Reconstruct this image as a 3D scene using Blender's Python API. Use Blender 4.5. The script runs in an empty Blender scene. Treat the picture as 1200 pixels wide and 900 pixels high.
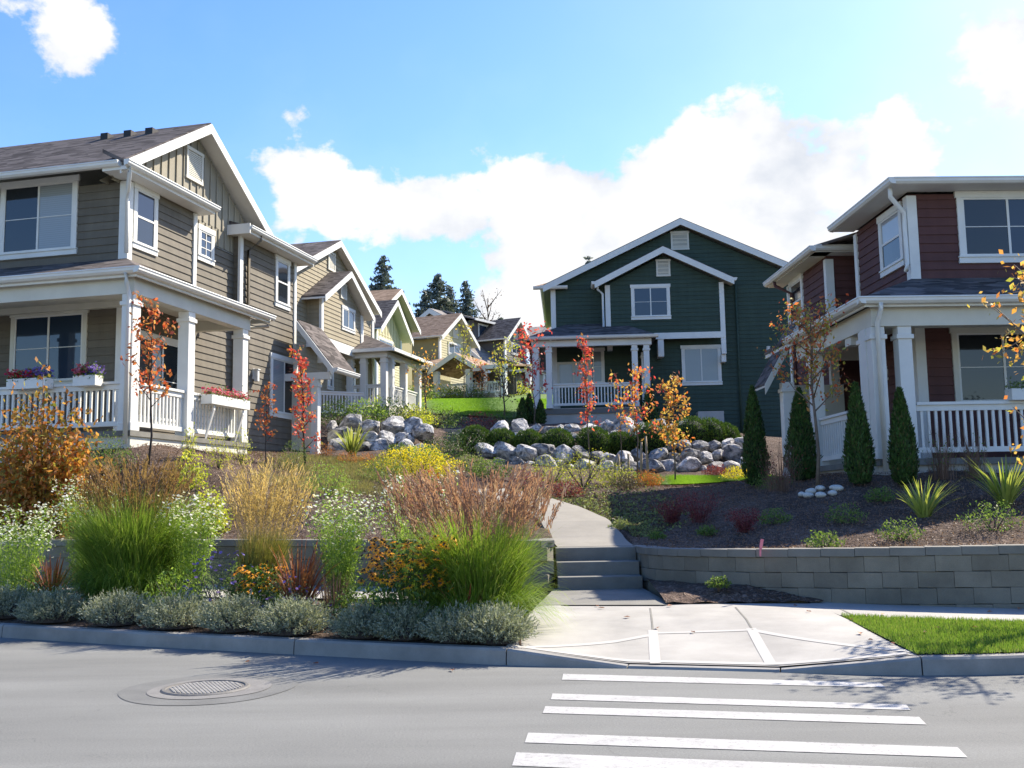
import bpy, math, numpy as np
from mathutils import Vector, Matrix
sc = bpy.context.scene
col = sc.collection
# ------------------------------------------------------------------ camera, sky, sun, exposure
F = 1200.0; PITCH = math.atan(141/1200); ROLL = .017; EYE = 1.5
cam = bpy.data.cameras.new("camera"); camo = bpy.data.objects.new("camera", cam); col.objects.link(camo)
cam.sensor_width = 36; cam.lens = 36*F/1200; cam.clip_end = 2000; cam.clip_start = .05
fw = np.array([0, math.cos(PITCH), math.sin(PITCH)]); up0 = np.array([0, -math.sin(PITCH), math.cos(PITCH)]); r0 = np.array([1., 0, 0])
RT = r0*math.cos(ROLL)-up0*math.sin(ROLL); UP = up0*math.cos(ROLL)+r0*math.sin(ROLL)
camo.matrix_world = Matrix(((RT[0], UP[0], -fw[0], 0), (RT[1], UP[1], -fw[1], 0), (RT[2], UP[2], -fw[2], EYE), (0, 0, 0, 1)))
sc.camera = camo
SUN_AZ = math.radians(41)      # from +x towards +y
SUN_EL = math.radians(42)
sd = bpy.data.lights.new("sun", 'SUN'); sd.energy = 5.0; sd.angle = math.radians(.5); sd.color = (1, .93, .82)
so = bpy.data.objects.new("sun", sd); col.objects.link(so)
sdir = Vector((math.cos(SUN_AZ)*math.cos(SUN_EL), math.sin(SUN_AZ)*math.cos(SUN_EL), math.sin(SUN_EL)))
so.rotation_euler = sdir.to_track_quat('Z', 'Y').to_euler(); so.location = (20, 20, 40)
w = bpy.data.worlds.new("World"); sc.world = w; w.use_nodes = True
nt = w.node_tree; nt.nodes.clear()
def N(nt, t, **k):
    n = nt.nodes.new(t)
    for a, b in k.items():
        if a.startswith('i_'):
            n.inputs[int(a[2:]) if a[2:].isdigit() else a[2:]].default_value = b
        else: setattr(n, a, b)
    return n
def sky_world():
    L = nt.links
    sky = N(nt, 'ShaderNodeTexSky', sky_type='NISHITA', sun_disc=False, sun_elevation=SUN_EL, sun_rotation=math.pi/2-SUN_AZ, altitude=100, air_density=1.0, dust_density=.6, ozone_density=2.2)
    tc = N(nt, 'ShaderNodeTexCoord'); sp = N(nt, 'ShaderNodeSeparateXYZ'); L.new(tc.outputs['Generated'], sp.inputs[0])
    def m(op, a, b=None, c=None, clamp=False):
        n = N(nt, 'ShaderNodeMath', operation=op, use_clamp=clamp)
        for i, v in enumerate((a, b, c)):
            if v is None: continue
            if isinstance(v, (int, float)): n.inputs[i].default_value = v
            else: L.new(v, n.inputs[i])
        return n.outputs[0]
    X, Y, Z = sp.outputs
    az = m('ARCTAN2', X, Y)                       # bearing of the sky direction, 0 = up the hill
    hd = m('SQRT', m('ADD', m('MULTIPLY', X, X), m('MULTIPLY', Y, Y)))
    el = m('ARCTAN2', Z, hd)
    cv = N(nt, 'ShaderNodeCombineXYZ'); L.new(az, cv.inputs[0]); L.new(m('MULTIPLY', el, 1.3), cv.inputs[1])
    n1 = N(nt, 'ShaderNodeTexNoise', i_Scale=7.5, i_Detail=9, i_Roughness=.58); L.new(cv.outputs[0], n1.inputs['Vector'])
    n2 = N(nt, 'ShaderNodeTexNoise', i_Scale=2.0, i_Detail=3, i_Roughness=.5)
    mp = N(nt, 'ShaderNodeMapping', i_Location=(3.1, 7.7, 0)); L.new(cv.outputs[0], mp.inputs[0]); L.new(mp.outputs[0], n2.inputs['Vector'])
    # cloud banks: (bearing, elevation, half width, half height, weight)
    banks = [(-.42, .43, .075, .07, .78), (-.50, .44, .04, .03, .45), (-.205, .31, .07, .05, .58), (-.10, .29, .07, .042, .56), (.0, .305, .085, .052, .62), (.10, .28, .08, .045, .6), (.19, .295, .08, .07, .62),
             (.27, .315, .085, .08, .66), (.36, .305, .07, .075, .66), (.25, .22, .20, .05, .66), (.44, .22, .10, .04, .42), (.47, .375, .05, .035, .62), (.01, .195, .055, .045, .6),
             (-.24, .24, .04, .03, .4), (.12, .22, .10, .05, .5)]
    tot = None
    for (a, e, wa, we, k) in banks:
        dx = m('MULTIPLY', m('SUBTRACT', az, a), 1/wa); dy = m('MULTIPLY', m('SUBTRACT', el, e), 1/we)
        g = m('MULTIPLY', m('EXPONENT', m('MULTIPLY', m('ADD', m('MULTIPLY', dx, dx), m('MULTIPLY', dy, dy)), -1.0)), k)
        tot = g if tot is None else m('ADD', tot, g)
    tot = m('MINIMUM', tot, .8)
    d = m('ADD', m('MULTIPLY', m('SUBTRACT', n1.outputs[0], .5), 2.1), m('MULTIPLY', m('SUBTRACT', n2.outputs[0], .5), .35))
    d = m('ADD', d, tot)
    mr = N(nt, 'ShaderNodeMapRange', interpolation_type='SMOOTHSTEP'); L.new(d, mr.inputs[0])
    mr.inputs[1].default_value = .385; mr.inputs[2].default_value = .56
    # wispy veil of thin cloud low over the hill
    veil = m('MULTIPLY', m('SUBTRACT', 1, m('MULTIPLY', el, 1.6, clamp=True), clamp=True), m('MULTIPLY', n2.outputs[0], .55))
    fac = m('MAXIMUM', mr.outputs[0], m('MULTIPLY', veil, .8), clamp=True)
    n3 = N(nt, 'ShaderNodeTexNoise', i_Scale=9, i_Detail=5, i_Roughness=.5); L.new(cv.outputs[0], n3.inputs['Vector'])
    cr = N(nt, 'ShaderNodeValToRGB'); L.new(m('ADD', m('MULTIPLY', n3.outputs[0], .75), m('MULTIPLY', d, .3)), cr.inputs[0])
    cr.color_ramp.elements[0].position = .35; cr.color_ramp.elements[0].color = (.70, .79, .95, 1)
    cr.color_ramp.elements[1].position = .62; cr.color_ramp.elements[1].color = (1.16, 1.20, 1.27, 1)
    cm = N(nt, 'ShaderNodeVectorMath', operation='SCALE'); L.new(cr.outputs[0], cm.inputs[0]); cm.inputs['Scale'].default_value = CLOUD
    hs = N(nt, 'ShaderNodeHueSaturation', i_Saturation=1.34, i_Value=1.45, i_Hue=.512); L.new(sky.outputs[0], hs.inputs['Color'])
    mx = N(nt, 'ShaderNodeMix', data_type='RGBA'); L.new(fac, mx.inputs[0]); L.new(hs.outputs[0], mx.inputs[6]); L.new(cm.outputs[0], mx.inputs[7])
    bg = N(nt, 'ShaderNodeBackground'); bg.inputs[1].default_value = SKYS; L.new(mx.outputs[2], bg.inputs[0])
    o = N(nt, 'ShaderNodeOutputWorld'); L.new(bg.outputs[0], o.inputs[0])
SKYS = .095; CLOUD = 4.3
sky_world()
sc.view_settings.view_transform = 'Standard'; sc.view_settings.look = 'None'; sc.view_settings.exposure = 1.2; sc.view_settings.gamma = 1
sc.view_settings.use_white_balance = True; sc.view_settings.white_balance_temperature = 6900; sc.view_settings.white_balance_tint = 10
sc.render.engine = 'CYCLES'; sc.cycles.max_bounces = 6; sc.cycles.transparent_max_bounces = 6; sc.cycles.diffuse_bounces = 3
sc.world.cycles.sampling_method = 'MANUAL'; sc.world.cycles.sample_map_resolution = 512
# ------------------------------------------------------------------ measuring helpers
def ray(px, py): return RT*(px-600)+UP*(450-py)+fw*F
def at(px, py, Y):
    r = ray(px, py); return r*(Y/r[1])+np.array([0, 0, EYE])
def gz(px, py, z):
    r = ray(px, py); return r*((z-EYE)/r[2])+np.array([0, 0, EYE])
def tag(o, label=None, cat=None, group=None, kind=None):
    if label: o['label'] = label
    if cat: o['category'] = cat
    if group: o['group'] = group
    if kind: o['kind'] = kind
    return o
# ------------------------------------------------------------------ materials
def bsdf(name):
    m = bpy.data.materials.new(name); m.use_nodes = True
    return m, m.node_tree, m.node_tree.nodes['Principled BSDF']
def mat(name, c, rough=.8, var=.12, scale=3., bump=.15, bscale=60., spec=.3, fine=0., c2=None, stretch=(1, 1, 1)):
    m, t, b = bsdf(name); L = t.links
    tc = N(t, 'ShaderNodeTexCoord'); mp = N(t, 'ShaderNodeMapping'); mp.inputs['Scale'].default_value = stretch; L.new(tc.outputs['Object'], mp.inputs[0])
    n = N(t, 'ShaderNodeTexNoise', i_Scale=scale, i_Detail=6, i_Roughness=.6); L.new(mp.outputs[0], n.inputs['Vector'])
    cr = N(t, 'ShaderNodeValToRGB'); L.new(n.outputs[0], cr.inputs[0])
    lo = [x*(1-var) for x in c]; hi = [x*(1+var) for x in (c2 or c)]
    cr.color_ramp.elements[0].position = .32; cr.color_ramp.elements[0].color = (*lo, 1)
    cr.color_ramp.elements[1].position = .68; cr.color_ramp.elements[1].color = (*hi, 1)
    out = cr.outputs[0]
    n2 = N(t, 'ShaderNodeTexNoise', i_Scale=bscale, i_Detail=3, i_Roughness=.7); L.new(mp.outputs[0], n2.inputs['Vector'])
    if fine:
        r = N(t, 'ShaderNodeMapRange'); L.new(n2.outputs[0], r.inputs[0]); r.inputs[1].default_value = .3; r.inputs[2].default_value = .7
        r.inputs[3].default_value = 1-fine; r.inputs[4].default_value = 1+fine
        v = N(t, 'ShaderNodeVectorMath', operation='SCALE'); L.new(out, v.inputs[0]); L.new(r.outputs[0], v.inputs['Scale']); out = v.outputs[0]
    L.new(out, b.inputs['Base Color']); b.inputs['Roughness'].default_value = rough; b.inputs['Specular IOR Level'].default_value = spec
    if bump:
        bp = N(t, 'ShaderNodeBump', i_Strength=bump, i_Distance=.01); L.new(n2.outputs[0], bp.inputs['Height']); L.new(bp.outputs[0], b.inputs['Normal'])
    return m
def leafmat(name, cols, trans=.4, rough=.6):
    m = bpy.data.materials.new(name); m.use_nodes = True; t = m.node_tree; t.nodes.clear(); L = t.links
    at_ = N(t, 'ShaderNodeAttribute', attribute_name='v'); cr = N(t, 'ShaderNodeValToRGB'); L.new(at_.outputs['Fac'], cr.inputs[0])
    el = cr.color_ramp.elements
    while len(el) < len(cols): el.new(.5)
    for i, c in enumerate(cols): el[i].position = i/(len(cols)-1); el[i].color = (*c, 1)
    p = N(t, 'ShaderNodeBsdfPrincipled', i_Roughness=rough); p.inputs['Specular IOR Level'].default_value = .3; L.new(cr.outputs[0], p.inputs['Base Color'])
    tr = N(t, 'ShaderNodeBsdfTranslucent'); 
    g = N(t, 'ShaderNodeVectorMath', operation='MULTIPLY'); g.inputs[1].default_value = (1.25, 1.25, .8); L.new(cr.outputs[0], g.inputs[0]); L.new(g.outputs[0], tr.inputs[0])
    mx = N(t, 'ShaderNodeMixShader', i_0=trans); L.new(p.outputs[0], mx.inputs[1]); L.new(tr.outputs[0], mx.inputs[2])
    o = N(t, 'ShaderNodeOutputMaterial'); L.new(mx.outputs[0], o.inputs[0])
    return m
def shingle(name, c, c2):
    m, t, b = bsdf(name); L = t.links
    tc = N(t, 'ShaderNodeTexCoord'); mp = N(t, 'ShaderNodeMapping'); mp.inputs['Scale'].default_value = (3.2, 3.2, 13); L.new(tc.outputs['Object'], mp.inputs[0])
    v = N(t, 'ShaderNodeTexVoronoi', i_Scale=1.0); L.new(mp.outputs[0], v.inputs['Vector'])
    n = N(t, 'ShaderNodeTexNoise', i_Scale=70, i_Detail=2); L.new(tc.outputs['Object'], n.inputs['Vector'])
    sx = N(t, 'ShaderNodeSeparateColor'); L.new(v.outputs['Color'], sx.inputs[0])
    a = N(t, 'ShaderNodeMath', operation='MULTIPLY_ADD'); L.new(n.outputs[0], a.inputs[0]); a.inputs[1].default_value = .6; L.new(sx.outputs[0], a.inputs[2])
    a2 = N(t, 'ShaderNodeMath', operation='MULTIPLY'); L.new(a.outputs[0], a2.inputs[0]); a2.inputs[1].default_value = .65
    cr = N(t, 'ShaderNodeValToRGB'); L.new(a2.outputs[0], cr.inputs[0]); cr.color_ramp.elements[0].color = (*c, 1); cr.color_ramp.elements[1].color = (*c2, 1)
    cr.color_ramp.elements[0].position = .15; cr.color_ramp.elements[1].position = .85
    sz = N(t, 'ShaderNodeSeparateXYZ'); L.new(tc.outputs['Object'], sz.inputs[0])
    fr = N(t, 'ShaderNodeMath', operation='MULTIPLY'); L.new(sz.outputs[2], fr.inputs[0]); fr.inputs[1].default_value = 13
    f2 = N(t, 'ShaderNodeMath', operation='FRACT'); L.new(fr.outputs[0], f2.inputs[0])
    bp = N(t, 'ShaderNodeBump', i_Strength=.5, i_Distance=.01); L.new(f2.outputs[0], bp.inputs['Height']); L.new(bp.outputs[0], b.inputs['Normal'])
    L.new(cr.outputs[0], b.inputs['Base Color']); b.inputs['Roughness'].default_value = .95; b.inputs['Specular IOR Level'].default_value = .15
    return m
def glass(name, c, rough=.04, ior=1.6, stripes=False):
    m, t, b = bsdf(name); L = t.links
    b.inputs['Base Color'].default_value = (*c, 1); b.inputs['Roughness'].default_value = rough; b.inputs['IOR'].default_value = ior
    tc = N(t, 'ShaderNodeTexCoord')
    if stripes:
        sz = N(t, 'ShaderNodeSeparateXYZ'); L.new(tc.outputs['Object'], sz.inputs[0])
        w_ = N(t, 'ShaderNodeMath', operation='MULTIPLY'); L.new(sz.outputs[2], w_.inputs[0]); w_.inputs[1].default_value = 22
        f = N(t, 'ShaderNodeMath', operation='FRACT'); L.new(w_.outputs[0], f.inputs[0])
        cr = N(t, 'ShaderNodeValToRGB'); L.new(f.outputs[0], cr.inputs[0])
        cr.color_ramp.elements[0].color = (*[x*.72 for x in c], 1); cr.color_ramp.elements[1].color = (*c, 1); cr.color_ramp.elements[1].position = .3
        L.new(cr.outputs[0], b.inputs['Base Color'])
    n = N(t, 'ShaderNodeTexNoise', i_Scale=1.3, i_Detail=1); L.new(tc.outputs['Object'], n.inputs['Vector'])
    bp = N(t, 'ShaderNodeBump', i_Strength=.06, i_Distance=.05); L.new(n.outputs[0], bp.inputs['Height']); L.new(bp.outputs[0], b.inputs['Normal'])
    return m
def ground_chips(name, cs, scale=45., bump=.9):
    m, t, b = bsdf(name); L = t.links
    tc = N(t, 'ShaderNodeTexCoord'); v = N(t, 'ShaderNodeTexVoronoi', i_Scale=scale, i_Randomness=1); 
    mp = N(t, 'ShaderNodeMapping'); mp.inputs['Scale'].default_value = (1, .55, 1); mp.inputs['Rotation'].default_value = (0, 0, .6)
    nz = N(t, 'ShaderNodeTexNoise', i_Scale=9, i_Detail=3); L.new(tc.outputs['Object'], nz.inputs['Vector'])
    ad = N(t, 'ShaderNodeVectorMath', operation='MULTIPLY_ADD'); L.new(nz.outputs['Color'], ad.inputs[0]); ad.inputs[1].default_value = (.25, .25, .1); L.new(tc.outputs['Object'], ad.inputs[2])
    L.new(ad.outputs[0], mp.inputs[0]); L.new(mp.outputs[0], v.inputs['Vector'])
    sx = N(t, 'ShaderNodeSeparateColor'); L.new(v.outputs['Color'], sx.inputs[0])
    cr = N(t, 'ShaderNodeValToRGB'); L.new(sx.outputs[0], cr.inputs[0]); el = cr.color_ramp.elements
    while len(el) < len(cs): el.new(.5)
    for i, c in enumerate(cs): el[i].position = i/(len(cs)-1); el[i].color = (*c, 1)
    n = N(t, 'ShaderNodeTexNoise', i_Scale=1.1, i_Detail=5); L.new(tc.outputs['Object'], n.inputs['Vector'])
    r = N(t, 'ShaderNodeMapRange'); L.new(n.outputs[0], r.inputs[0]); r.inputs[1].default_value = .3; r.inputs[2].default_value = .7; r.inputs[3].default_value = .65; r.inputs[4].default_value = 1.3
    s = N(t, 'ShaderNodeVectorMath', operation='SCALE'); L.new(cr.outputs[0], s.inputs[0]); L.new(r.outputs[0], s.inputs['Scale']); L.new(s.outputs[0], b.inputs['Base Color'])
    bp = N(t, 'ShaderNodeBump', i_Strength=bump, i_Distance=.03); L.new(v.outputs['Distance'], bp.inputs['Height']); L.new(bp.outputs[0], b.inputs['Normal'])
    b.inputs['Roughness'].default_value = .95; b.inputs['Specular IOR Level'].default_value = .1
    return m
MT = {}
MT['white'] = mat('white_paint', (.66, .66, .62), .55, .06, 2, .05, 40)
MT['cream'] = mat('cream_paint', (.58, .565, .49), .6, .06, 2, .05, 40)
MT['taupe'] = mat('taupe_siding', (.140, .122, .093), .75, .10, 1.5, .12, 90, fine=.06, stretch=(1, 1, 4))
MT['taupe_batten'] = mat('batten_siding', (.27, .245, .185), .75, .08, 1.5, .1, 90)
MT['taupe_shaded'] = mat('taupe_siding_shaded', (.115, .105, .085), .75, .07, 1.5, .12, 90, fine=.06, stretch=(1, 1, 4))  # darker copy of the taupe, the front's shade in its colour; unused
MT['tan'] = mat('tan_siding', (.29, .25, .17), .75, .06, 1.5, .12, 90, stretch=(1, 1, 4))
MT['butter'] = mat('butter_siding', (.46, .42, .26), .75, .05, 1.5, .1, 90)
MT['olive'] = mat('olive_siding', (.27, .24, .12), .75, .05, 1.5, .1, 90)
MT['charcoal'] = mat('charcoal_siding', (.10, .095, .09), .75, .06, 1.5, .1, 90)
MT['slate'] = mat('slate_siding', (.15, .145, .13), .75, .06, 1.5, .1, 90)
MT['green'] = mat('green_siding', (.036, .062, .046), .7, .1, 1.2, .12, 90, fine=.08, stretch=(1, 1, 4))
MT['red'] = mat('red_siding', (.095, .040, .036), .7, .1, 1.2, .12, 90, fine=.08, stretch=(1, 1, 4))
MT['roof'] = shingle('dark_shingle', (.035, .03, .028), (.15, .13, .12))
MT['roof_brown'] = shingle('brown_shingle', (.17, .11, .07), (.36, .25, .17))
MT['roof_grey'] = shingle('grey_shingle', (.13, .12, .11), (.28, .26, .24))
MT['concrete'] = mat('pale_concrete', (.31, .30, .275), .85, .16, 1.4, .15, 130, fine=.05)
MT['concrete_b'] = mat('smooth_concrete', (.38, .37, .345), .8, .04, 1.2, .1, 130, fine=.03)
MT['concrete_d'] = mat('step_concrete', (.17, .165, .145), .85, .16, 2.5, .2, 110, fine=.08)
MT['kerb'] = mat('kerb_concrete', (.235, .23, .215), .85, .18, 2.5, .2, 110, fine=.08)
MT['path'] = mat('path_concrete', (.23, .215, .18), .85, .12, 1.6, .2, 110, fine=.08)
MT['found'] = mat('foundation_concrete', (.42, .40, .36), .85, .1, 2.5, .2, 110)
MT['block'] = mat('wall_block', (.18, .165, .13), .9, .2, 2.2, .5, 120, fine=.14)
def add_tint(m):
    t = m.node_tree; b = t.nodes['Principled BSDF']; src = b.inputs['Base Color'].links[0].from_socket
    a = N(t, 'ShaderNodeAttribute', attribute_name='tint'); v = N(t, 'ShaderNodeVectorMath', operation='SCALE'); t.links.new(src, v.inputs[0]); t.links.new(a.outputs['Fac'], v.inputs['Scale']); t.links.new(v.outputs[0], b.inputs['Base Color'])
add_tint(MT['block'])
MT['asphalt'] = mat('asphalt', (.158, .162, .154), .9, .10, .9, .6, 170, fine=.24, stretch=(.35, 1, 1))
MT['patch'] = mat('asphalt_patch', (.13, .133, .128), .9, .12, 3, .4, 200, fine=.12)
MT['patch2'] = mat('asphalt_collar', (.165, .162, .155), .9, .12, 5, .4, 200, fine=.15)
MT['iron'] = mat('cast_iron', (.13, .125, .115), .6, .2, 20, .3, 90)
MT['iron_l'] = mat('worn_iron', (.30, .29, .27), .5, .2, 20, .3, 90)
MT['line'] = mat('road_paint', (.36, .36, .35), .8, .14, 5, .4, 150, fine=.10)
def wear(m, c):
    t = m.node_tree; b = t.nodes['Principled BSDF']; src = b.inputs['Base Color'].links[0].from_socket; tc = N(t, 'ShaderNodeTexCoord')
    n = N(t, 'ShaderNodeTexNoise', i_Scale=26, i_Detail=9, i_Roughness=.8); t.links.new(tc.outputs['Object'], n.inputs['Vector']); cr = N(t, 'ShaderNodeValToRGB'); t.links.new(n.outputs[0], cr.inputs[0]); cr.color_ramp.elements[0].position = .52; cr.color_ramp.elements[1].position = .60
    n4 = N(t, 'ShaderNodeTexNoise', i_Scale=1.7, i_Detail=3); t.links.new(tc.outputs['Object'], n4.inputs['Vector']); mu = N(t, 'ShaderNodeMath', operation='MULTIPLY'); t.links.new(cr.outputs[0], mu.inputs[0]); t.links.new(n4.outputs[0], mu.inputs[1])
    mx = N(t, 'ShaderNodeMix', data_type='RGBA'); t.links.new(mu.outputs[0], mx.inputs[0]); t.links.new(src, mx.inputs[6]); mx.inputs[7].default_value = (*c, 1); t.links.new(mx.outputs[2], b.inputs['Base Color'])
wear(MT['line'], (.16, .155, .148))
MT['mulch'] = ground_chips('bark_mulch', [(.055, .038, .030), (.11, .078, .060), (.08, .056, .044), (.20, .15, .12)], 38)
MT['soil'] = ground_chips('hill_soil', [(.06, .055, .03), (.09, .08, .04), (.07, .07, .035)], 9, .3)
MT['grassground'] = mat('lawn_ground', (.085, .15, .02), .95, .2, 3, .6, 60, fine=.3)
MT['dry'] = mat('dry_lawn_ground', (.13, .14, .05), .95, .3, 4, .6, 60, fine=.3)
MT['bark'] = mat('bark', (.14, .11, .085), .9, .25, 14, .5, 60)
MT['bark_d'] = mat('dark_bark', (.05, .04, .035), .9, .25, 14, .5, 60)
MT['wood'] = mat('stake_wood', (.34, .25, .16), .85, .2, 14, .4, 60)
MT['glass'] = glass('window_glass', (.018, .022, .026))
MT['glass_blue'] = glass('window_glass_sky', (.02, .035, .06), ior=1.6)  # blue of the reflected sky put into the pane colour
MT['glass_blind'] = glass('window_blind_glass', (.26, .29, .30), ior=1.5, stripes=True)
MT['glass_curtain'] = glass('window_curtain_glass', (.34, .36, .37), ior=1.5)
MT['black'] = mat('dark_metal', (.02, .02, .022), .5, .1, 5, 0)
MT['door'] = mat('door_paint', (.03, .018, .016), .5, .1, 3, .05)
MT['pink'] = mat('survey_ribbon', (.75, .22, .26), .7, .15, 30, .1)
MT['pebble'] = mat('river_stone', (.50, .48, .43), .7, .2, 6, .2, 60)
def weather(m, amt=.16):      # rain streaks running down painted siding, each board a slightly different tone
    t = m.node_tree; b = t.nodes['Principled BSDF']; src = b.inputs['Base Color'].links[0].from_socket; tc = N(t, 'ShaderNodeTexCoord')
    mp = N(t, 'ShaderNodeMapping'); mp.inputs['Scale'].default_value = (2.2, 2.2, .22); t.links.new(tc.outputs['Object'], mp.inputs[0]); n = N(t, 'ShaderNodeTexNoise', i_Scale=2.2, i_Detail=7, i_Roughness=.65); t.links.new(mp.outputs[0], n.inputs['Vector'])
    m2 = N(t, 'ShaderNodeMapping'); m2.inputs['Scale'].default_value = (.28, .28, 5.88); t.links.new(tc.outputs['Object'], m2.inputs[0]); sn = N(t, 'ShaderNodeVectorMath', operation='FLOOR'); t.links.new(m2.outputs[0], sn.inputs[0]); wn = N(t, 'ShaderNodeTexWhiteNoise'); t.links.new(sn.outputs[0], wn.inputs[0])
    r = N(t, 'ShaderNodeMapRange'); t.links.new(n.outputs[0], r.inputs[0]); r.inputs[1].default_value = .3; r.inputs[2].default_value = .7; r.inputs[3].default_value = 1-amt; r.inputs[4].default_value = 1+amt*.6
    r2 = N(t, 'ShaderNodeMath', operation='MULTIPLY_ADD'); t.links.new(wn.outputs['Value'], r2.inputs[0]); r2.inputs[1].default_value = .12; r2.inputs[2].default_value = .94
    mu = N(t, 'ShaderNodeMath', operation='MULTIPLY'); t.links.new(r.outputs[0], mu.inputs[0]); t.links.new(r2.outputs[0], mu.inputs[1]); v = N(t, 'ShaderNodeVectorMath', operation='SCALE'); t.links.new(src, v.inputs[0]); t.links.new(mu.outputs[0], v.inputs['Scale']); t.links.new(v.outputs[0], b.inputs['Base Color'])
for k_ in ('taupe', 'green', 'red', 'tan'): weather(MT[k_])
def road_marks(m):            # worn wheel tracks and oily blotches along the street
    t = m.node_tree; b = t.nodes['Principled BSDF']; src = b.inputs['Base Color'].links[0].from_socket; tc = N(t, 'ShaderNodeTexCoord')
    mp = N(t, 'ShaderNodeMapping'); mp.inputs['Rotation'].default_value = (0, 0, .26); mp.inputs['Scale'].default_value = (.12, 1.1, 1); t.links.new(tc.outputs['Object'], mp.inputs[0]); n = N(t, 'ShaderNodeTexNoise', i_Scale=1.3, i_Detail=4, i_Roughness=.55); t.links.new(mp.outputs[0], n.inputs['Vector'])
    r = N(t, 'ShaderNodeMapRange'); t.links.new(n.outputs[0], r.inputs[0]); r.inputs[1].default_value = .35; r.inputs[2].default_value = .65; r.inputs[3].default_value = .86; r.inputs[4].default_value = 1.10
    v1 = N(t, 'ShaderNodeTexVoronoi', i_Scale=1.1, i_Randomness=1); v1.feature = 'DISTANCE_TO_EDGE'; nz = N(t, 'ShaderNodeTexNoise', i_Scale=3, i_Detail=5); t.links.new(tc.outputs['Object'], nz.inputs['Vector']); va = N(t, 'ShaderNodeVectorMath', operation='MULTIPLY_ADD'); t.links.new(nz.outputs['Color'], va.inputs[0]); va.inputs[1].default_value = (.5, .5, 0); t.links.new(tc.outputs['Object'], va.inputs[2]); t.links.new(va.outputs[0], v1.inputs['Vector'])
    cr = N(t, 'ShaderNodeMapRange'); t.links.new(v1.outputs['Distance'], cr.inputs[0]); cr.inputs[1].default_value = .0; cr.inputs[2].default_value = .006; cr.inputs[3].default_value = .80; cr.inputs[4].default_value = 1.0
    n5 = N(t, 'ShaderNodeTexNoise', i_Scale=.45, i_Detail=2); t.links.new(tc.outputs['Object'], n5.inputs['Vector']); g = N(t, 'ShaderNodeMapRange'); t.links.new(n5.outputs[0], g.inputs[0]); g.inputs[1].default_value = .52; g.inputs[2].default_value = .6
    cm = N(t, 'ShaderNodeMix', data_type='FLOAT'); t.links.new(g.outputs[0], cm.inputs[0]); cm.inputs[2].default_value = 1.0; t.links.new(cr.outputs[0], cm.inputs[3])
    mu = N(t, 'ShaderNodeMath', operation='MULTIPLY'); t.links.new(r.outputs[0], mu.inputs[0]); t.links.new(cm.outputs[0], mu.inputs[1]); v = N(t, 'ShaderNodeVectorMath', operation='SCALE'); t.links.new(src, v.inputs[0]); t.links.new(mu.outputs[0], v.inputs['Scale']); t.links.new(v.outputs[0], b.inputs['Base Color'])
road_marks(MT['asphalt'])
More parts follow.
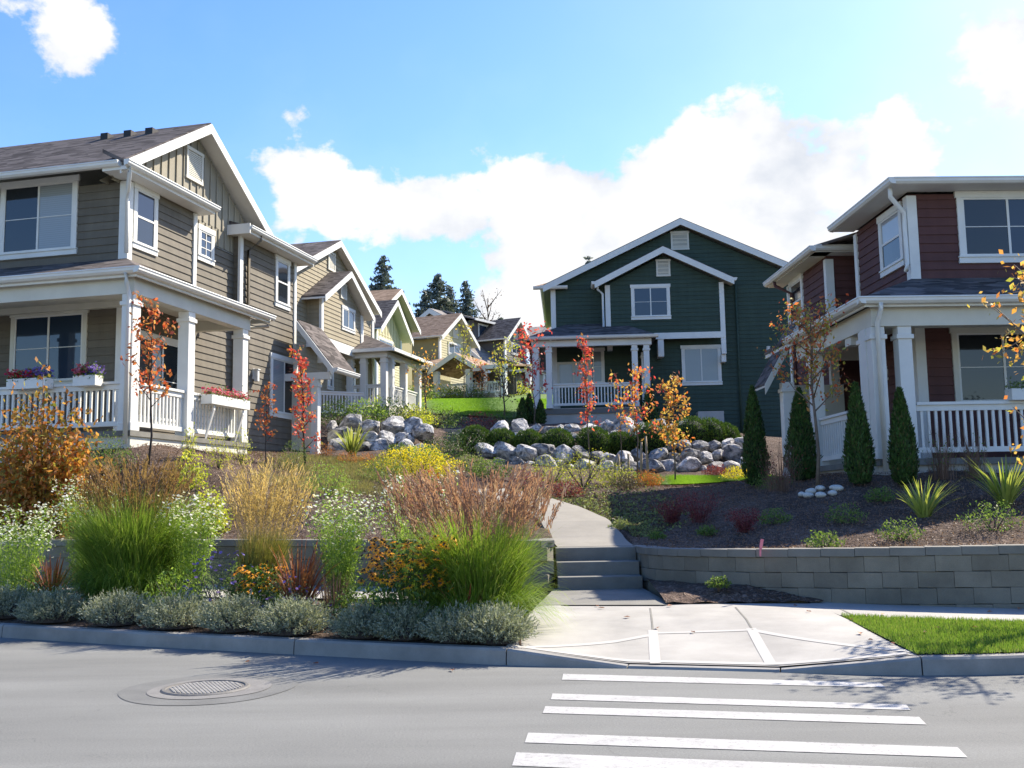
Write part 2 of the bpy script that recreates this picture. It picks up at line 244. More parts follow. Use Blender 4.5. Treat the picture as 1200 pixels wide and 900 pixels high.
# ------------------------------------------------------------------ mesh builder
class MB:
    def __init__(s): s.v = []; s.f = []
    def add(s, vs, fs):
        n = len(s.v); s.v += [tuple(map(float, p)) for p in vs]; s.f += [tuple(i+n for i in f) for f in fs]
    def box(s, a0, a1, b0, b1, z0, z1):
        if a0 > a1: a0, a1 = a1, a0
        if b0 > b1: b0, b1 = b1, b0
        s.add([(a0, b0, z0), (a1, b0, z0), (a1, b1, z0), (a0, b1, z0), (a0, b0, z1), (a1, b0, z1), (a1, b1, z1), (a0, b1, z1)],
              [(0, 3, 2, 1), (4, 5, 6, 7), (0, 1, 5, 4), (1, 2, 6, 5), (2, 3, 7, 6), (3, 0, 4, 7)])
    def slab(s, pts, th):        # polygon thickened downwards
        n = len(pts); P = [tuple(p) for p in pts]+[(p[0], p[1], p[2]-th) for p in pts]
        s.add(P, [tuple(range(n)), tuple(range(2*n-1, n-1, -1))]+[(i, i+n, (i+1) % n+n, (i+1) % n) for i in range(n)])
    def beam(s, p, q, side, h):  # bar from p to q (top edge), side = thickness vector, h = drop
        p, q, d = Vector(p), Vector(q), Vector(side); z = Vector((0, 0, -h))
        P = [p, p+d, p+d+z, p+z, q, q+d, q+d+z, q+z]
        s.add(P, [(0, 1, 2, 3), (7, 6, 5, 4), (0, 4, 5, 1), (1, 5, 6, 2), (2, 6, 7, 3), (3, 7, 4, 0)])
    def gutter(s, p, q, out):    # rounded ogee gutter, p,q = top inner edge, out = outward vector
        p, q, o = Vector(p), Vector(q), Vector(out)
        prof = [(0, 0), (.13, 0), (.135, -.02), (.12, -.035), (.115, -.075), (.075, -.115), (0, -.125)]
        P = [p+o*x+Vector((0, 0, z)) for x, z in prof]+[q+o*x+Vector((0, 0, z)) for x, z in prof]; n = len(prof)
        s.add(P, [tuple(range(n)), tuple(range(2*n-1, n-1, -1))]+[(i, i+n, (i+1) % n+n, (i+1) % n) for i in range(n)])
    def tube(s, pts, rs, k=8):
        pts = [Vector(p) for p in pts]; rs = rs if isinstance(rs, (list, tuple)) else [rs]*len(pts); P = []; Fc = []
        for i, p in enumerate(pts):
            t = (pts[min(i+1, len(pts)-1)]-pts[max(i-1, 0)]).normalized()
            u = t.cross(Vector((0, 0, 1)) if abs(t.z) < .9 else Vector((1, 0, 0))).normalized(); w_ = t.cross(u)
            for j in range(k):
                a = 2*math.pi*j/k; P.append(p+(u*math.cos(a)+w_*math.sin(a))*rs[i])
        for i in range(len(pts)-1):
            for j in range(k): Fc.append((i*k+j, i*k+(j+1) % k, (i+1)*k+(j+1) % k, (i+1)*k+j))
        Fc += [tuple(range(k-1, -1, -1)), tuple(range((len(pts)-1)*k, len(pts)*k))]
        s.add(P, Fc)
    def build(s, name, m, parent=None, zoff=0., bevel=0., smooth=False, loc=None):
        me = bpy.data.meshes.new(name)
        vs = s.v if not zoff else [(x, y, z-zoff) for x, y, z in s.v]
        me.from_pydata(vs, [], s.f); me.materials.append(m); me.validate(); me.update()
        o = bpy.data.objects.new(name, me); col.objects.link(o)
        if smooth:
            me.polygons.foreach_set('use_smooth', [True]*len(me.polygons))
        if bevel:
            b = o.modifiers.new('bevel', 'BEVEL'); b.width = bevel; b.segments = 2; b.limit_method = 'ANGLE'
        if parent: o.parent = parent
        if loc is not None: o.location = loc
        return o
def quads(name, Q, v, m, parent=None, loc=None):
    """Q: (n,4,3) array of free quads, v: (n,) tint value per quad."""
    Q = np.asarray(Q, dtype=np.float32); n = len(Q); me = bpy.data.meshes.new(name)
    me.vertices.add(4*n); me.vertices.foreach_set('co', Q.reshape(-1))
    me.loops.add(4*n); me.loops.foreach_set('vertex_index', np.arange(4*n, dtype=np.int32))
    me.polygons.add(n); me.polygons.foreach_set('loop_start', np.arange(0, 4*n, 4, dtype=np.int32)); me.polygons.foreach_set('loop_total', np.full(n, 4, dtype=np.int32))
    me.update(calc_edges=True)
    a = me.attributes.new('v', 'FLOAT', 'FACE'); a.data.foreach_set('value', np.asarray(v, dtype=np.float32))
    me.materials.append(m); o = bpy.data.objects.new(name, me); col.objects.link(o)
    if parent: o.parent = parent
    if loc is not None: o.location = loc
    return o
def empty(name, loc, rz=0.):
    o = bpy.data.objects.new(name, None); o.empty_display_size = .3; o.location = loc; o.rotation_euler = (0, 0, rz); col.objects.link(o); return o
def copy_tree(o, parent=None):
    c = o.copy(); col.objects.link(c)
    if parent: c.parent = parent
    for ch in o.children: copy_tree(ch, c)
    return c
# ------------------------------------------------------------------ terrain
def pl(pts):
    xs = [p[0] for p in pts]; ys = [p[1] for p in pts]
    return lambda x: np.interp(x, xs, ys)
KERB = [(-60, 37), (-20, 19.6), (-12, 15.6), (-6.36, 12.75), (-4.3, 11.7), (-2.4, 10.85), (-.08, 9.82), (1.04, 9.52), (2.24, 9.2), (3.0, 8.97), (3.44, 8.86), (4.29, 8.9), (6, 9.15), (9, 9.8), (60, 22)]
def smooth_poly(P, step=.25, it=6):
    P = np.array(P, float); xs = np.concatenate([np.arange(P[0, 0], -14, 2.), np.arange(-14, 12, step), np.arange(12, P[-1, 0]+.1, 2.)]); ys = np.interp(xs, P[:, 0], P[:, 1])
    for _ in range(it): ys[1:-1] = (ys[:-2]+2*ys[1:-1]+ys[2:])/4
    return xs, ys
kx, ky = smooth_poly(KERB); yk = lambda x: np.interp(x, kx, ky)
ywl = pl([(-60, 33), (-14, 18.9), (-9, 17.35), (-5, 16.1), (-2, 15.35), (-.4, 14.95), (.56, 14.72)])
WR = [(1.80, 14.95), (1.86, 14.6), (2.05, 14.2), (2.4, 13.75), (3.0, 13.2), (4.05, 12.65), (5.0, 12.3), (5.85, 12.08), (7.5, 11.8), (9, 11.7), (14, 12.2), (60, 26)]
ywr = pl(WR)
def wall_y(x): return ywl(x) if x < .56 else (ywr(x) if x > 1.80 else 15.36)
def ztop(x): return float(np.interp(x, [-30, -5, .5, 1.8, 6, 60], [1.12, 1.04, .98, .86, .93, 1.0]))
CP = [(px, py, Y) for px, py, Y in [
    (150, 527, 19.0), (100, 530, 19.4), (200, 548, 18.6), (250, 527, 23.0), (345, 527, 28.6), (375, 529, 28.8), (300, 556, 20.5), (300, 596, 17.6), (400, 598, 17.4), (420, 562, 21), (440, 537, 26),
    (370, 542, 24.5), (390, 532, 28.2), (480, 527, 29.0), (390, 492, 32.5), (480, 492, 33), (500, 546, 26.5), (560, 562, 24.5), (500, 575, 21), (480, 606, 17), (600, 578, 23.5), (650, 600, 20),
    (530, 522, 32.5), (530, 506, 36), (560, 493, 42), (560, 481, 52), (560, 468, 72), (470, 472, 60), (640, 472, 60), (640, 487, 46), (420, 484, 44), (500, 463, 84), (600, 463, 92),
    (620, 546, 28), (700, 552, 28), (780, 554, 28.3), (870, 552, 29), (620, 527, 31.0), (700, 524, 31.2), (780, 522, 31.5), (870, 521, 32), (620, 498, 34.8), (700, 498, 35), (800, 500, 36), (860, 508, 37.5),
    (630, 499, 38.5), (860, 510, 41), (700, 573, 23.5), (800, 570, 25), (870, 563, 26), (800, 600, 19), (850, 625, 15.5), (950, 600, 15.5), (1037, 555, 17.6), (940, 570, 17.4), (900, 562, 22), (1150, 553, 17.5), (1100, 600, 14.8), (1190, 600, 14.2)]]
TP = [tuple(at(*c)) for c in CP]+[(-14, 22, 2.9), (-20, 26, 3.2), (-12, 30, 3.4), (-14, 45, 5.2), (10, 22, 2.0), (9, 30, 2.4), (14, 18, 1.9), (20, 30, 3), (12, 44, 4.4), (18, 50, 5.2),
    (-10, 60, 7.4), (-16, 80, 9.6), (-40, 35, 3.6), (-40, 60, 7.4), (-40, 90, 10.3), (40, 30, 3), (40, 60, 6.3), (30, 90, 10), (0, 100, 11.6), (0, 130, 13), (-60, 130, 13), (60, 130, 13), (0, 200, 13.5), (-90, 200, 13.5), (90, 200, 13.5),
    (1.2, 15.5, .86), (1.2, 17, 1.02), (1.1, 19, 1.22), (.4, 22, 1.52), (-.4, 17.5, 1.2), (3, 17.5, 1.15), (-1.2, 15.4, 1.0), (-5, 16.5, 1.12), (-9, 17.8, 1.2), (3.2, 13.5, .85), (6, 12.5, .93), (10, 12.3, 1.0), (.3, 15.2, .95), (2.2, 14.6, .85),
    (-90, 60, 6), (90, 60, 6), (-90, 35, 2), (90, 35, 2)]
TP = np.array(TP)
def _phi(r2): return np.where(r2 > 1e-9, .5*r2*np.log(np.maximum(r2, 1e-9)), 0)
_n = len(TP); _K = _phi(((TP[:, None, :2]-TP[None, :, :2])**2).sum(-1))+np.eye(_n)*.4; _P = np.c_[np.ones(_n), TP[:, :2]]
_S = np.linalg.solve(np.block([[_K, _P], [_P.T, np.zeros((3, 3))]]), np.r_[TP[:, 2], 0, 0, 0])
def hgt(x, y):
    x = np.atleast_1d(np.asarray(x, float)); y = np.atleast_1d(np.asarray(y, float))
    r2 = (x[:, None]-TP[None, :, 0])**2+(y[:, None]-TP[None, :, 1])**2
    z = _phi(r2)@_S[:_n]+_S[_n]+_S[_n+1]*x+_S[_n+2]*y
    # meet the top of the retaining walls
    ws = np.array([wall_y(a) for a in x]); zt = np.array([ztop(a) for a in x]); t = np.clip((y-ws-.15)/1.6, 0, 1); t = t*t*(3-2*t)
    z = (zt-.03)*(1-t)+z*t
    return np.clip(z, .8, 14)
def hz(x, y): return float(hgt([x], [y])[0])
def bz(x, y):   # height of the lower bed and pavement between kerb and walls
    a, b = float(yk(x)), float(wall_y(x)); t = min(max((y-a)/(b-a), 0), 1)
    zb = float(np.interp(x, [-6, .6, 2, 6], [.36, .28, .26, .18])); return .15+(zb-.15)*t
def gat(px, Y):      # ground point of the upper garden in a given bearing, Y metres up the hill
    p = at(px, 560, Y); return (float(p[0]), float(Y), hz(p[0], Y))
def bat(px, Y):
    p = at(px, 690, Y); return (float(p[0]), float(Y), bz(float(p[0]), Y))
# ------------------------------------------------------------------ ground, road, pavement
rng = np.random.default_rng(7)
def grid_mesh(name, xs, rows, m, kind='structure', smooth=True):
    """rows: list of arrays (x,y,z) per grid row -> sheet"""
    ny, nx = len(rows), len(xs); V = np.concatenate(rows); idx = np.arange(ny*nx).reshape(ny, nx)
    Fc = np.stack([idx[:-1, :-1], idx[:-1, 1:], idx[1:, 1:], idx[1:, :-1]], -1).reshape(-1, 4)
    me = bpy.data.meshes.new(name); me.from_pydata(V.tolist(), [], Fc.tolist()); me.materials.append(m)
    me.polygons.foreach_set('use_smooth', [smooth]*len(me.polygons)); me.update()
    o = bpy.data.objects.new(name, me); col.objects.link(o); o['kind'] = kind; return o
def xs_fine(lo, hi, st, far, fst):
    return np.unique(np.round(np.concatenate([np.arange(-far, lo, fst), np.arange(lo, hi, st), np.arange(hi, far+.1, fst), [.555, .565, 1.795, 1.805]]), 4))
def bumpn(x, y, s, a, seed=0):
    r = np.random.default_rng(seed); z = 0
    for k in range(7):
        f = s*(1.0+.7*k); th = r.uniform(0, 6.3); z = z+np.sin((x*math.cos(th)+y*math.sin(th))*f+r.uniform(0, 6.3))/(1+.6*k)
    return z*a
XS = xs_fine(-14, 13, .16, 110, 4)
rows = []
wy = np.array([wall_y(a) for a in XS])+np.where((XS > .56) & (XS < 1.8), 0.2, .12)
T = np.concatenate([np.arange(0, 6, .16), np.arange(6, 22, .4), np.arange(22, 70, 2), np.arange(70, 260, 12)])
for t in T:
    y = wy+t; z = hgt(XS, y); k = min(t/1.0, 1)
    z = z+(bumpn(XS, y, 3.3, .012, 1)+bumpn(XS, y, 9., .006, 2))*k
    xc = np.interp(y, [15.3, 17., 18.5, 20.3, 21.7, 23.4], [1.2, 1.15, 1.0, .62, .2, -.6]); z = z-np.where((np.abs(XS-xc) < .56) & (y < 23), .17, 0)   # bed of the path
    rows.append(np.stack([XS, y, z], -1))
hill = grid_mesh('hillside_ground', XS, rows, MT['mulch'])
hill.data.materials.append(MT['soil'])
for p in hill.data.polygons:
    c = p.center
    if c.y > 41 or abs(c.x) > 14: p.material_index = 1
# wide base sheet under everything, out to the horizon
b_ = MB(); b_.add([(-1500, -600, -.25), (1500, -600, -.25), (1500, 2500, -.25), (-1500, 2500, -.25)], [(0, 1, 2, 3)]); tag(b_.build('ground', MT['soil']), kind='structure')
XR = xs_fine(-14, 12, .25, 60, 4)
kyr = yk(XR)
road = grid_mesh('road', XR, [np.stack([XR, np.full_like(XR, -60.), 0*XR], -1), np.stack([XR, kyr*0+2., 0*XR], -1), np.stack([XR, kyr+.06, 0*XR], -1)], MT['asphalt'])
def flat_poly(name, pts, m, z, parent=None, kind=None):
    b = MB(); b.add([(p[0], p[1], z) for p in pts], [tuple(range(len(pts)))]); o = b.build(name, m, parent)
    if kind: o['kind'] = kind
    return o
STR = [((660, 789.5), (1031, 800), (1038, 805.5), (658.5, 796.5)), ((647.5, 812.5), (1062, 825.5), (1067, 832), (645.5, 819.5)), ((639, 827.5), (1077, 840), (1086, 849), (636, 835.5)),
       ((619, 858.5), (1122, 875.5), (1134, 887.5), (615, 870)), ((605, 881.5), (1160, 903), (1178, 921), (600, 897))]
for s_ in STR:
    P = [gz(x, y, .004) for x, y in s_]
    flat_poly('crosswalk_stripe', P, MT['line'], .004, road)
def disc(cx, cy, r, wob, z, k=72, seed=1, sx=1.):
    rr = np.random.default_rng(seed); ph = rr.uniform(0, 6.3, 4)
    return [(cx+sx*r*(1+wob*sum(math.sin((i+2)*a+ph[i]) for i in range(4)))*math.cos(a), cy+r*(1+wob*sum(math.sin((i+2)*a+ph[i]) for i in range(4)))*math.sin(a)) for a in [2*math.pi*j/k for j in range(k)]]
mhx, mhy = -2.62, 8.85
flat_poly('asphalt_patch', disc(mhx+.02, mhy+.0, .72, .012, 0), MT['patch'], .004, road)
flat_poly('asphalt_collar', disc(mhx+.04, mhy, .50, .01, 0, seed=3), MT['patch2'], .008, road)
mh = empty('manhole_cover', (mhx, mhy, 0)); tag(mh, 'round cast iron manhole cover with raised chequer studs set in the asphalt', 'manhole cover')
b = MB(); n = 56
for r_, z_ in ((.35, .018), (.31, .018)): pass
ring = [(.365*math.cos(2*math.pi*i/n), .365*math.sin(2*math.pi*i/n), .010) for i in range(n)]+[(.35*math.cos(2*math.pi*i/n), .35*math.sin(2*math.pi*i/n), .020) for i in range(n)]+[(.325*math.cos(2*math.pi*i/n), .325*math.sin(2*math.pi*i/n), .020) for i in range(n)]+[(.32*math.cos(2*math.pi*i/n), .32*math.sin(2*math.pi*i/n), .010) for i in range(n)]
b.add(ring, [(k*n+i, k*n+(i+1) % n, (k+1)*n+(i+1) % n, (k+1)*n+i) for k in range(3) for i in range(n)]); b.build('rim', MT['iron'], mh)
b = MB(); b.add([(.32*math.cos(2*math.pi*i/n), .32*math.sin(2*math.pi*i/n), .011) for i in range(n)], [tuple(range(n))]); b.build('lid', MT['iron'], mh)
b = MB()
for i in range(-9, 10):
    for j in range(-9, 10):
        x, y = i*.033+(j % 2)*.016, j*.033
        if x*x+y*y < .29**2: b.box(x-.011, x+.011, y-.011, y+.011, .0112, .019)
b.build('studs', MT['iron_l'], mh)
# kerb: precast lengths along the curve, dropped at the ramp
def kerb_h(x):
    return float(np.interp(x, [-.08, 1.0, 2.3, 3.42], [.15, .022, .022, .15]))
kerb = MB()
def kerb_seg(x0, x1):
    xs = np.linspace(x0, x1, max(2, int((x1-x0)/.18)+1)); P = []
    for x in xs:
        y = float(yk(x)); dx = .05; t = Vector((dx, float(yk(x+dx)-yk(x)), 0)).normalized(); n_ = Vector((-t.y, t.x, 0)); h = kerb_h(x)
        for o_, z_ in ((0, -.02), (.012, h-.02), (.03, h), (.15, h+.002), (.15, -.02)): P.append((x+n_.x*o_, y+n_.y*o_, z_))
    k = 5; Fc = [(i*k+j, i*k+(j+1) % k, (i+1)*k+(j+1) % k, (i+1)*k+j) for i in range(len(xs)-1) for j in range(k)]
    Fc += [tuple(range(k)), tuple(range((len(xs)-1)*k+k-1, (len(xs)-1)*k-1, -1))]; kerb.add(P, Fc)
edges = [-60, -40, -20, -12, -9, -6.25, -2.3, -.1, 1.0, 2.3, 3.44, 6.5, 9.5, 14, 30, 60]
for a, c in zip(edges[:-1], edges[1:]): kerb_seg(a+.006, c-.006)
tag(kerb.build('kerb', MT['kerb']), kind='structure')
# lower ground between kerb and walls
def strip(name, xs, f0, f1, nt_, m, dz=0., kind='structure'):
    rows = []
    for t in np.linspace(0, 1, nt_):
        y = np.array([f0(x)*(1-t)+f1(x)*t for x in xs]); z = np.array([bz(x, yy) for x, yy in zip(xs, y)])+dz
        rows.append(np.stack([xs, y, z], -1))
    return grid_mesh(name, xs, rows, m, kind)
XL = np.concatenate([np.arange(-60, -14, 2), np.arange(-14, .05, .3), [.05]])
strip('planting_bed', XL, lambda x: yk(x)+.13, lambda x: wall_y(x)+.1, 14, MT['mulch'], -.012)
swf = lambda x: float(ywl(x))-1.45
strip('pavement', np.concatenate([np.arange(-60, -14, 2), np.arange(-14, -1.2, .4), [-1.2]]), swf, lambda x: wall_y(x)+.08, 4, MT['concrete'], .02)
strip('verge_soil', np.concatenate([np.arange(3.40, 14, .3), np.arange(14, 60, 2)]), lambda x: yk(x)+.13, lambda x: wall_y(x)+.1, 10, MT['mulch'], -.02)
# ramp apron and right-hand pavement
def apron_z(x, y):
    t = min(max((y-float(yk(x)))/2.2, 0), 1); return (kerb_h(x)+.004)*(1-t)+(bz(x, y)+.02)*t
def apron(name, xs, f0, f1, m, dz=0, n=10):
    rows = []
    for t in np.linspace(0, 1, n):
        y = np.array([f0(x)*(1-t)+f1(x)*t for x in xs]); rows.append(np.stack([xs, y, np.array([apron_z(a, c) for a, c in zip(xs, y)])+dz], -1))
    return grid_mesh(name, xs, rows, m)
back = lambda x: 13.05-.09*(x-.3)
A_ = np.unique(np.concatenate([np.arange(-.12, 3.45, .15), [3.45]]))
lft = lambda y: np.interp(y, [9.82, 13.05], [-.10, .27])
rows = []
for t in np.linspace(0, 1, 34):
    u = np.linspace(0, 1, 60); xa = -.10*(1-t)+.27*t; xb = 3.45*(1-t)+3.62*t
    x = xa*(1-u)+xb*u; yf = np.array([float(yk(q))+.13 for q in x]); yb = np.where(x < 10, 12.98-.10*(x-.3), 0); y = yf*(1-t)+yb*t
    rows.append(np.stack([x, y, np.array([apron_z(a, c) for a, c in zip(x, y)])], -1))
apr = grid_mesh('ramp_pavement', np.arange(60), rows, MT['concrete'])
def strip_line(name, p, q, wd, m, dz, parent=None):
    p, q = np.array(p, float), np.array(q, float); d = (q-p)/np.linalg.norm(q-p); nn = np.array([-d[1], d[0]])*wd/2; k = 24; V = []; Fc = []
    for i in range(k+1):
        c = p+(q-p)*i/k
        for s_ in (-1, 1): e = c+nn*s_; V.append((e[0], e[1], apron_z(e[0], e[1])+dz))
    for i in range(k): Fc.append((2*i, 2*i+1, 2*i+3, 2*i+2))
    b = MB(); b.add(V, Fc); return b.build(name, m, parent)
def gp(px, py, z): 
    q = gz(px, py, z); return q[:2]
def edge_strip(x0, x1):
    V = []; xs = np.linspace(x0, x1, 24)
    for x in xs:
        for o_ in (.16, .25): y = float(yk(x))+o_; V.append((x, y, apron_z(x, y)+.005))
    b = MB(); b.add(V, [(2*i, 2*i+1, 2*i+3, 2*i+2) for i in range(23)]); b.build('smooth_border', MT['concrete_b'], apr)
edge_strip(0.0, 3.4)
for p, q, wd in [((765, 737, .17), (768, 777, .04), .10), ((880, 737, .17), (903, 778, .04), .10), ((765, 740, .17), (600, 760, .14), .09), ((880, 738, .17), (1082, 768, .14), .09), ((765, 739, .17), (880, 738, .17), .08)]:
    strip_line('smooth_border', gp(*p), gp(*q), wd, MT['concrete_b'], .004, apr)
for p, q in [((762, 712, .24), (765, 736, .18)), ((862, 712, .24), (882, 737, .18)), ((985, 715, .22), (1030, 735, .2))]:
    strip_line('joint', gp(*p), gp(*q), .02, MT['concrete_d'], .004, apr)
strip('pavement', np.concatenate([np.arange(3.58, 14, .3), np.arange(14, 60, 2)]), lambda x: float(ywr(x))-1.35 if x < 14 else float(yk(x))+2.2, lambda x: wall_y(x)+.08, 5, MT['concrete'], .02)
# landing between ramp and steps, its shade put into a darker concrete
b = MB(); P = [(.27, 12.90, apron_z(.27, 12.9)+.005), (1.92, 12.74, apron_z(1.92, 12.74)+.005), (1.79, 14.8, .30), (.56, 14.85, .30)]
b.add(P, [(0, 1, 2, 3)]); tag(b.build('landing_pavement', MT['concrete_d']), kind='structure')
# soil wedge in front of right wall end
b = MB(); xs = np.linspace(1.84, 3.75, 20); V = []
for x in xs:
    y1 = float(ywr(x))+.02; y0 = min(12.78-.10*(x-1.9)*.5, y1-.02)
    for t in np.linspace(0, 1, 8): yy = y0+(y1-y0)*t; V.append((x, yy, .27+(.16*math.sin(t*math.pi/2))*min(1, (3.75-x)/.8)+.012*math.sin(x*17+t*9)))
b.add(V, [(i*8+j, (i+1)*8+j, (i+1)*8+j+1, i*8+j+1) for i in range(19) for j in range(7)]); tag(b.build('soil_wedge', MT['mulch']), kind='structure')
# grass strip on the right by the kerb
gx = np.concatenate([np.arange(3.44, 3.7, .04), np.arange(3.75, 14, .25)])
def gfront(x): return float(yk(x))+.14
def gback(x): return max(min(float(ywr(x))-1.36, 9.0+(x-3.44)*16), gfront(x)+.01)
strip('lawn_ground', gx, gfront, gback, 8, MT['grassground'], .012)
GR = leafmat('lawn_blades', [(.08, .16, .02), (.13, .23, .03), (.19, .28, .05), (.11, .19, .03), (.22, .24, .08)], .45)
def lawn_blades(name, P, h, wd, m, seed, kind='stuff', label=None, cat=None, lean=.5):
    r = np.random.default_rng(seed); n = len(P); a = r.uniform(0, 6.28, n); hh = h*r.uniform(.55, 1.25, n); L_ = lean*hh*r.uniform(0, 1, n); ph = r.uniform(0, 6.28, n)
    d = np.stack([np.cos(a), np.sin(a), 0*a], -1)*wd/2*r.uniform(.7, 1.3, n)[:, None]; tip = P+np.stack([np.cos(ph)*L_, np.sin(ph)*L_, hh], -1)
    Q = np.stack([P-d, P+d, tip+d*.25, tip-d*.25], 1); o = quads(name, Q, r.uniform(0, 1, n), m); tag(o, label, cat, kind=kind); return o
r_ = np.random.default_rng(3); xx = r_.uniform(3.45, 7.2, 60000); yy = r_.uniform(8.9, 11.6, 60000)
k_ = np.array([gfront(a)-.03 < c < gback(a)+.03+.03*math.sin(a*23) for a, c in zip(xx, yy)]); xx, yy = xx[k_], yy[k_]
P = np.stack([xx, yy, np.array([bz(a, c) for a, c in zip(xx, yy)])+.008], -1)
lawn_blades('verge_grass', P, .045, .007, GR, 4, label='bright green mown grass between the kerb and the right pavement', cat='grass')
# ------------------------------------------------------------------ path and steps
st = empty('concrete_steps', (1.18, 14.85, .28)); tag(st, 'three grey concrete steps rising from the pavement to the garden path', 'steps')
for i in range(3):
    b = MB(); y0 = 14.62+.33*i; b.box(.60, 1.79, y0, 15.75, .28 if i else .2, .28+.19*(i+1)); b.build('step', MT['concrete_d'], None, bevel=.012).parent = st
for ch in st.children: ch.matrix_parent_inverse = Matrix.Translation((-1.18, -14.85, -.28))
PC = [(1.2, 15.66, 1.2), (1.15, 17., 1.2), (1.0, 18.5, 1.2), (.62, 20.3, 1.2), (.2, 21.7, 1.2), (-.5, 23.0, 1.2)]
b = MB(); V = []; ts = np.linspace(0, len(PC)-1, 60)
for t in ts:
    x = np.interp(t, range(len(PC)), [p[0] for p in PC]); y = np.interp(t, range(len(PC)), [p[1] for p in PC])
    x2 = np.interp(min(t+.1, 5), range(len(PC)), [p[0] for p in PC]); y2 = np.interp(min(t+.1, 5), range(len(PC)), [p[1] for p in PC])
    if t > 4.9: x2, y2 = x-.16, y+.3
    d = Vector((x2-x, y2-y, 0)).normalized(); nn = Vector((-d.y, d.x, 0)); zc = max(hz(x, y), hz(x+nn.x*.6, y+nn.y*.6), hz(x-nn.x*.6, y-nn.y*.6))+.05
    k_ = min(t/1.6, 1); zc = .853*(1-k_)+zc*k_
    for o_, dz in ((.60, -.3), (.60, 0), (-.60, 0), (-.60, -.3)): V.append((x+nn.x*o_, y+nn.y*o_, zc+dz))
b.add(V, [(4*i+j, 4*i+j+1, 4*i+j+5, 4*i+j+4) for i in range(len(ts)-1) for j in range(3)]); tag(b.build('garden_path', MT['path']), kind='structure')
# upper steps of the path between the boulders
st2 = empty('garden_steps', (-1.9, 32.0, hz(-1.9, 32.0))); tag(st2, 'flight of grey garden steps climbing between the boulders to the lawn', 'steps')
b_list = []
for i in range(7):
    zz_ = hz(-1.9, 32.0+i*.45+.2)-hz(-1.9, 32.0)+.06; b = MB(); b.box(-.8, .8, i*.45, i*.45+.5, zz_-.5, zz_); b.build('step', MT['concrete_d'], st2, bevel=.02)
# ------------------------------------------------------------------ retaining walls (dry-laid blocks)
def block_wall(name, pts, label, base):
    root = empty(name, (pts[0][0], pts[0][1], .2)); tag(root, label, 'retaining wall')
    P = [np.array(p, float) for p in pts]; seg = [np.linalg.norm(P[i+1]-P[i]) for i in range(len(P)-1)]; S = np.concatenate([[0], np.cumsum(seg)]); tot = S[-1]
    pos = lambda s: np.array([np.interp(s, S, [p[0] for p in P]), np.interp(s, S, [p[1] for p in P])])
    r = np.random.default_rng(5); body = MB(); cap = MB(); org = np.array([pts[0][0], pts[0][1]])
    def blk(mb, s0, s1, zb, zt, proud, j0, j1):
        p, q = pos(s0), pos(s1); d = q-p; ln = np.linalg.norm(d)
        if ln < .03: return
        d = d/ln; nn = np.array([-d[1], d[0]])     # points back into the hill when the run goes to the right
        t = .28; g = .002
        A = p+d*g-nn*proud; B = q-d*g-nn*proud; C = q-d*g+nn*t; D = p+d*g+nn*t; c = .004
        A, B, C, D = [e-org for e in (A, B, C, D)]
        a2 = A+nn*c+d*0; b2 = B+nn*c
        V = [(*A, zb+c), (*B, zb+c), (*C, zb), (*D, zb), (*A, zt-c), (*B, zt-c), (*C, zt), (*D, zt), (*b2, zt), (*a2, zt), (*b2, zb), (*a2, zb)]
        V = [(v[0], v[1], v[2]-.2) for v in V]
        mb.add(V, [(0, 1, 5, 4), (4, 5, 8, 9), (9, 8, 6, 7), (1, 2, 6, 8, 5), (3, 0, 4, 9, 7), (2, 3, 7, 6), (11, 10, 1, 0), (3, 2, 10, 11)])
    for k in range(6):
        s = -(.2 if k % 2 else 0)
        while s < tot:
            ln = .40 if s < 60 else .4; s0, s1 = max(s, 0), min(s+ln, tot); m_ = pos((s0+s1)/2); zt = ztop(m_[0]) if base is None else base
            za = zt-.10-.19*k; 
            if za > .0: blk(body, s0, s1, za-.19+.003, za-.002, r.uniform(0, .007), 0, 0)
            s += ln
    s = -.1
    while s < tot:
        s0, s1 = max(s, 0), min(s+.4, tot); m_ = pos((s0+s1)/2); zt = ztop(m_[0]); blk(cap, s0, s1, zt-.099, zt, .02+r.uniform(0, .003), 0, 0); s += .4
    ob = body.build('block_courses', MT['block'], root); ta = ob.data.attributes.new('tint', 'FLOAT', 'FACE'); ta.data.foreach_set('value', np.repeat(r.uniform(.86, 1.13, len(body.f)//8), 8).astype(np.float32)); cap.build('cap_course', MT['concrete_d'], root)
    return root
XLW = [x for x in np.arange(-26, .5, .8)]+[.50]
lw = [(x, float(ywl(x))) for x in XLW]+[(.555, 14.9), (.56, 15.9)]
block_wall('retaining_wall', lw, 'low grey block retaining wall behind the flower bed on the left of the steps', None)
WRr = [(1.82, 16.2), (1.80, 15.2), (1.83, 14.85)]+[(x, float(ywr(x))) for x in (1.9, 2.05, 2.2, 2.4, 2.65, 3., 3.3, 3.65, 4.05, 4.5, 5., 5.4, 5.85, 6.6, 7.5, 9, 11, 14, 20, 30)]
block_wall('retaining_wall', WRr, 'long curved grey block retaining wall to the right of the steps', None)
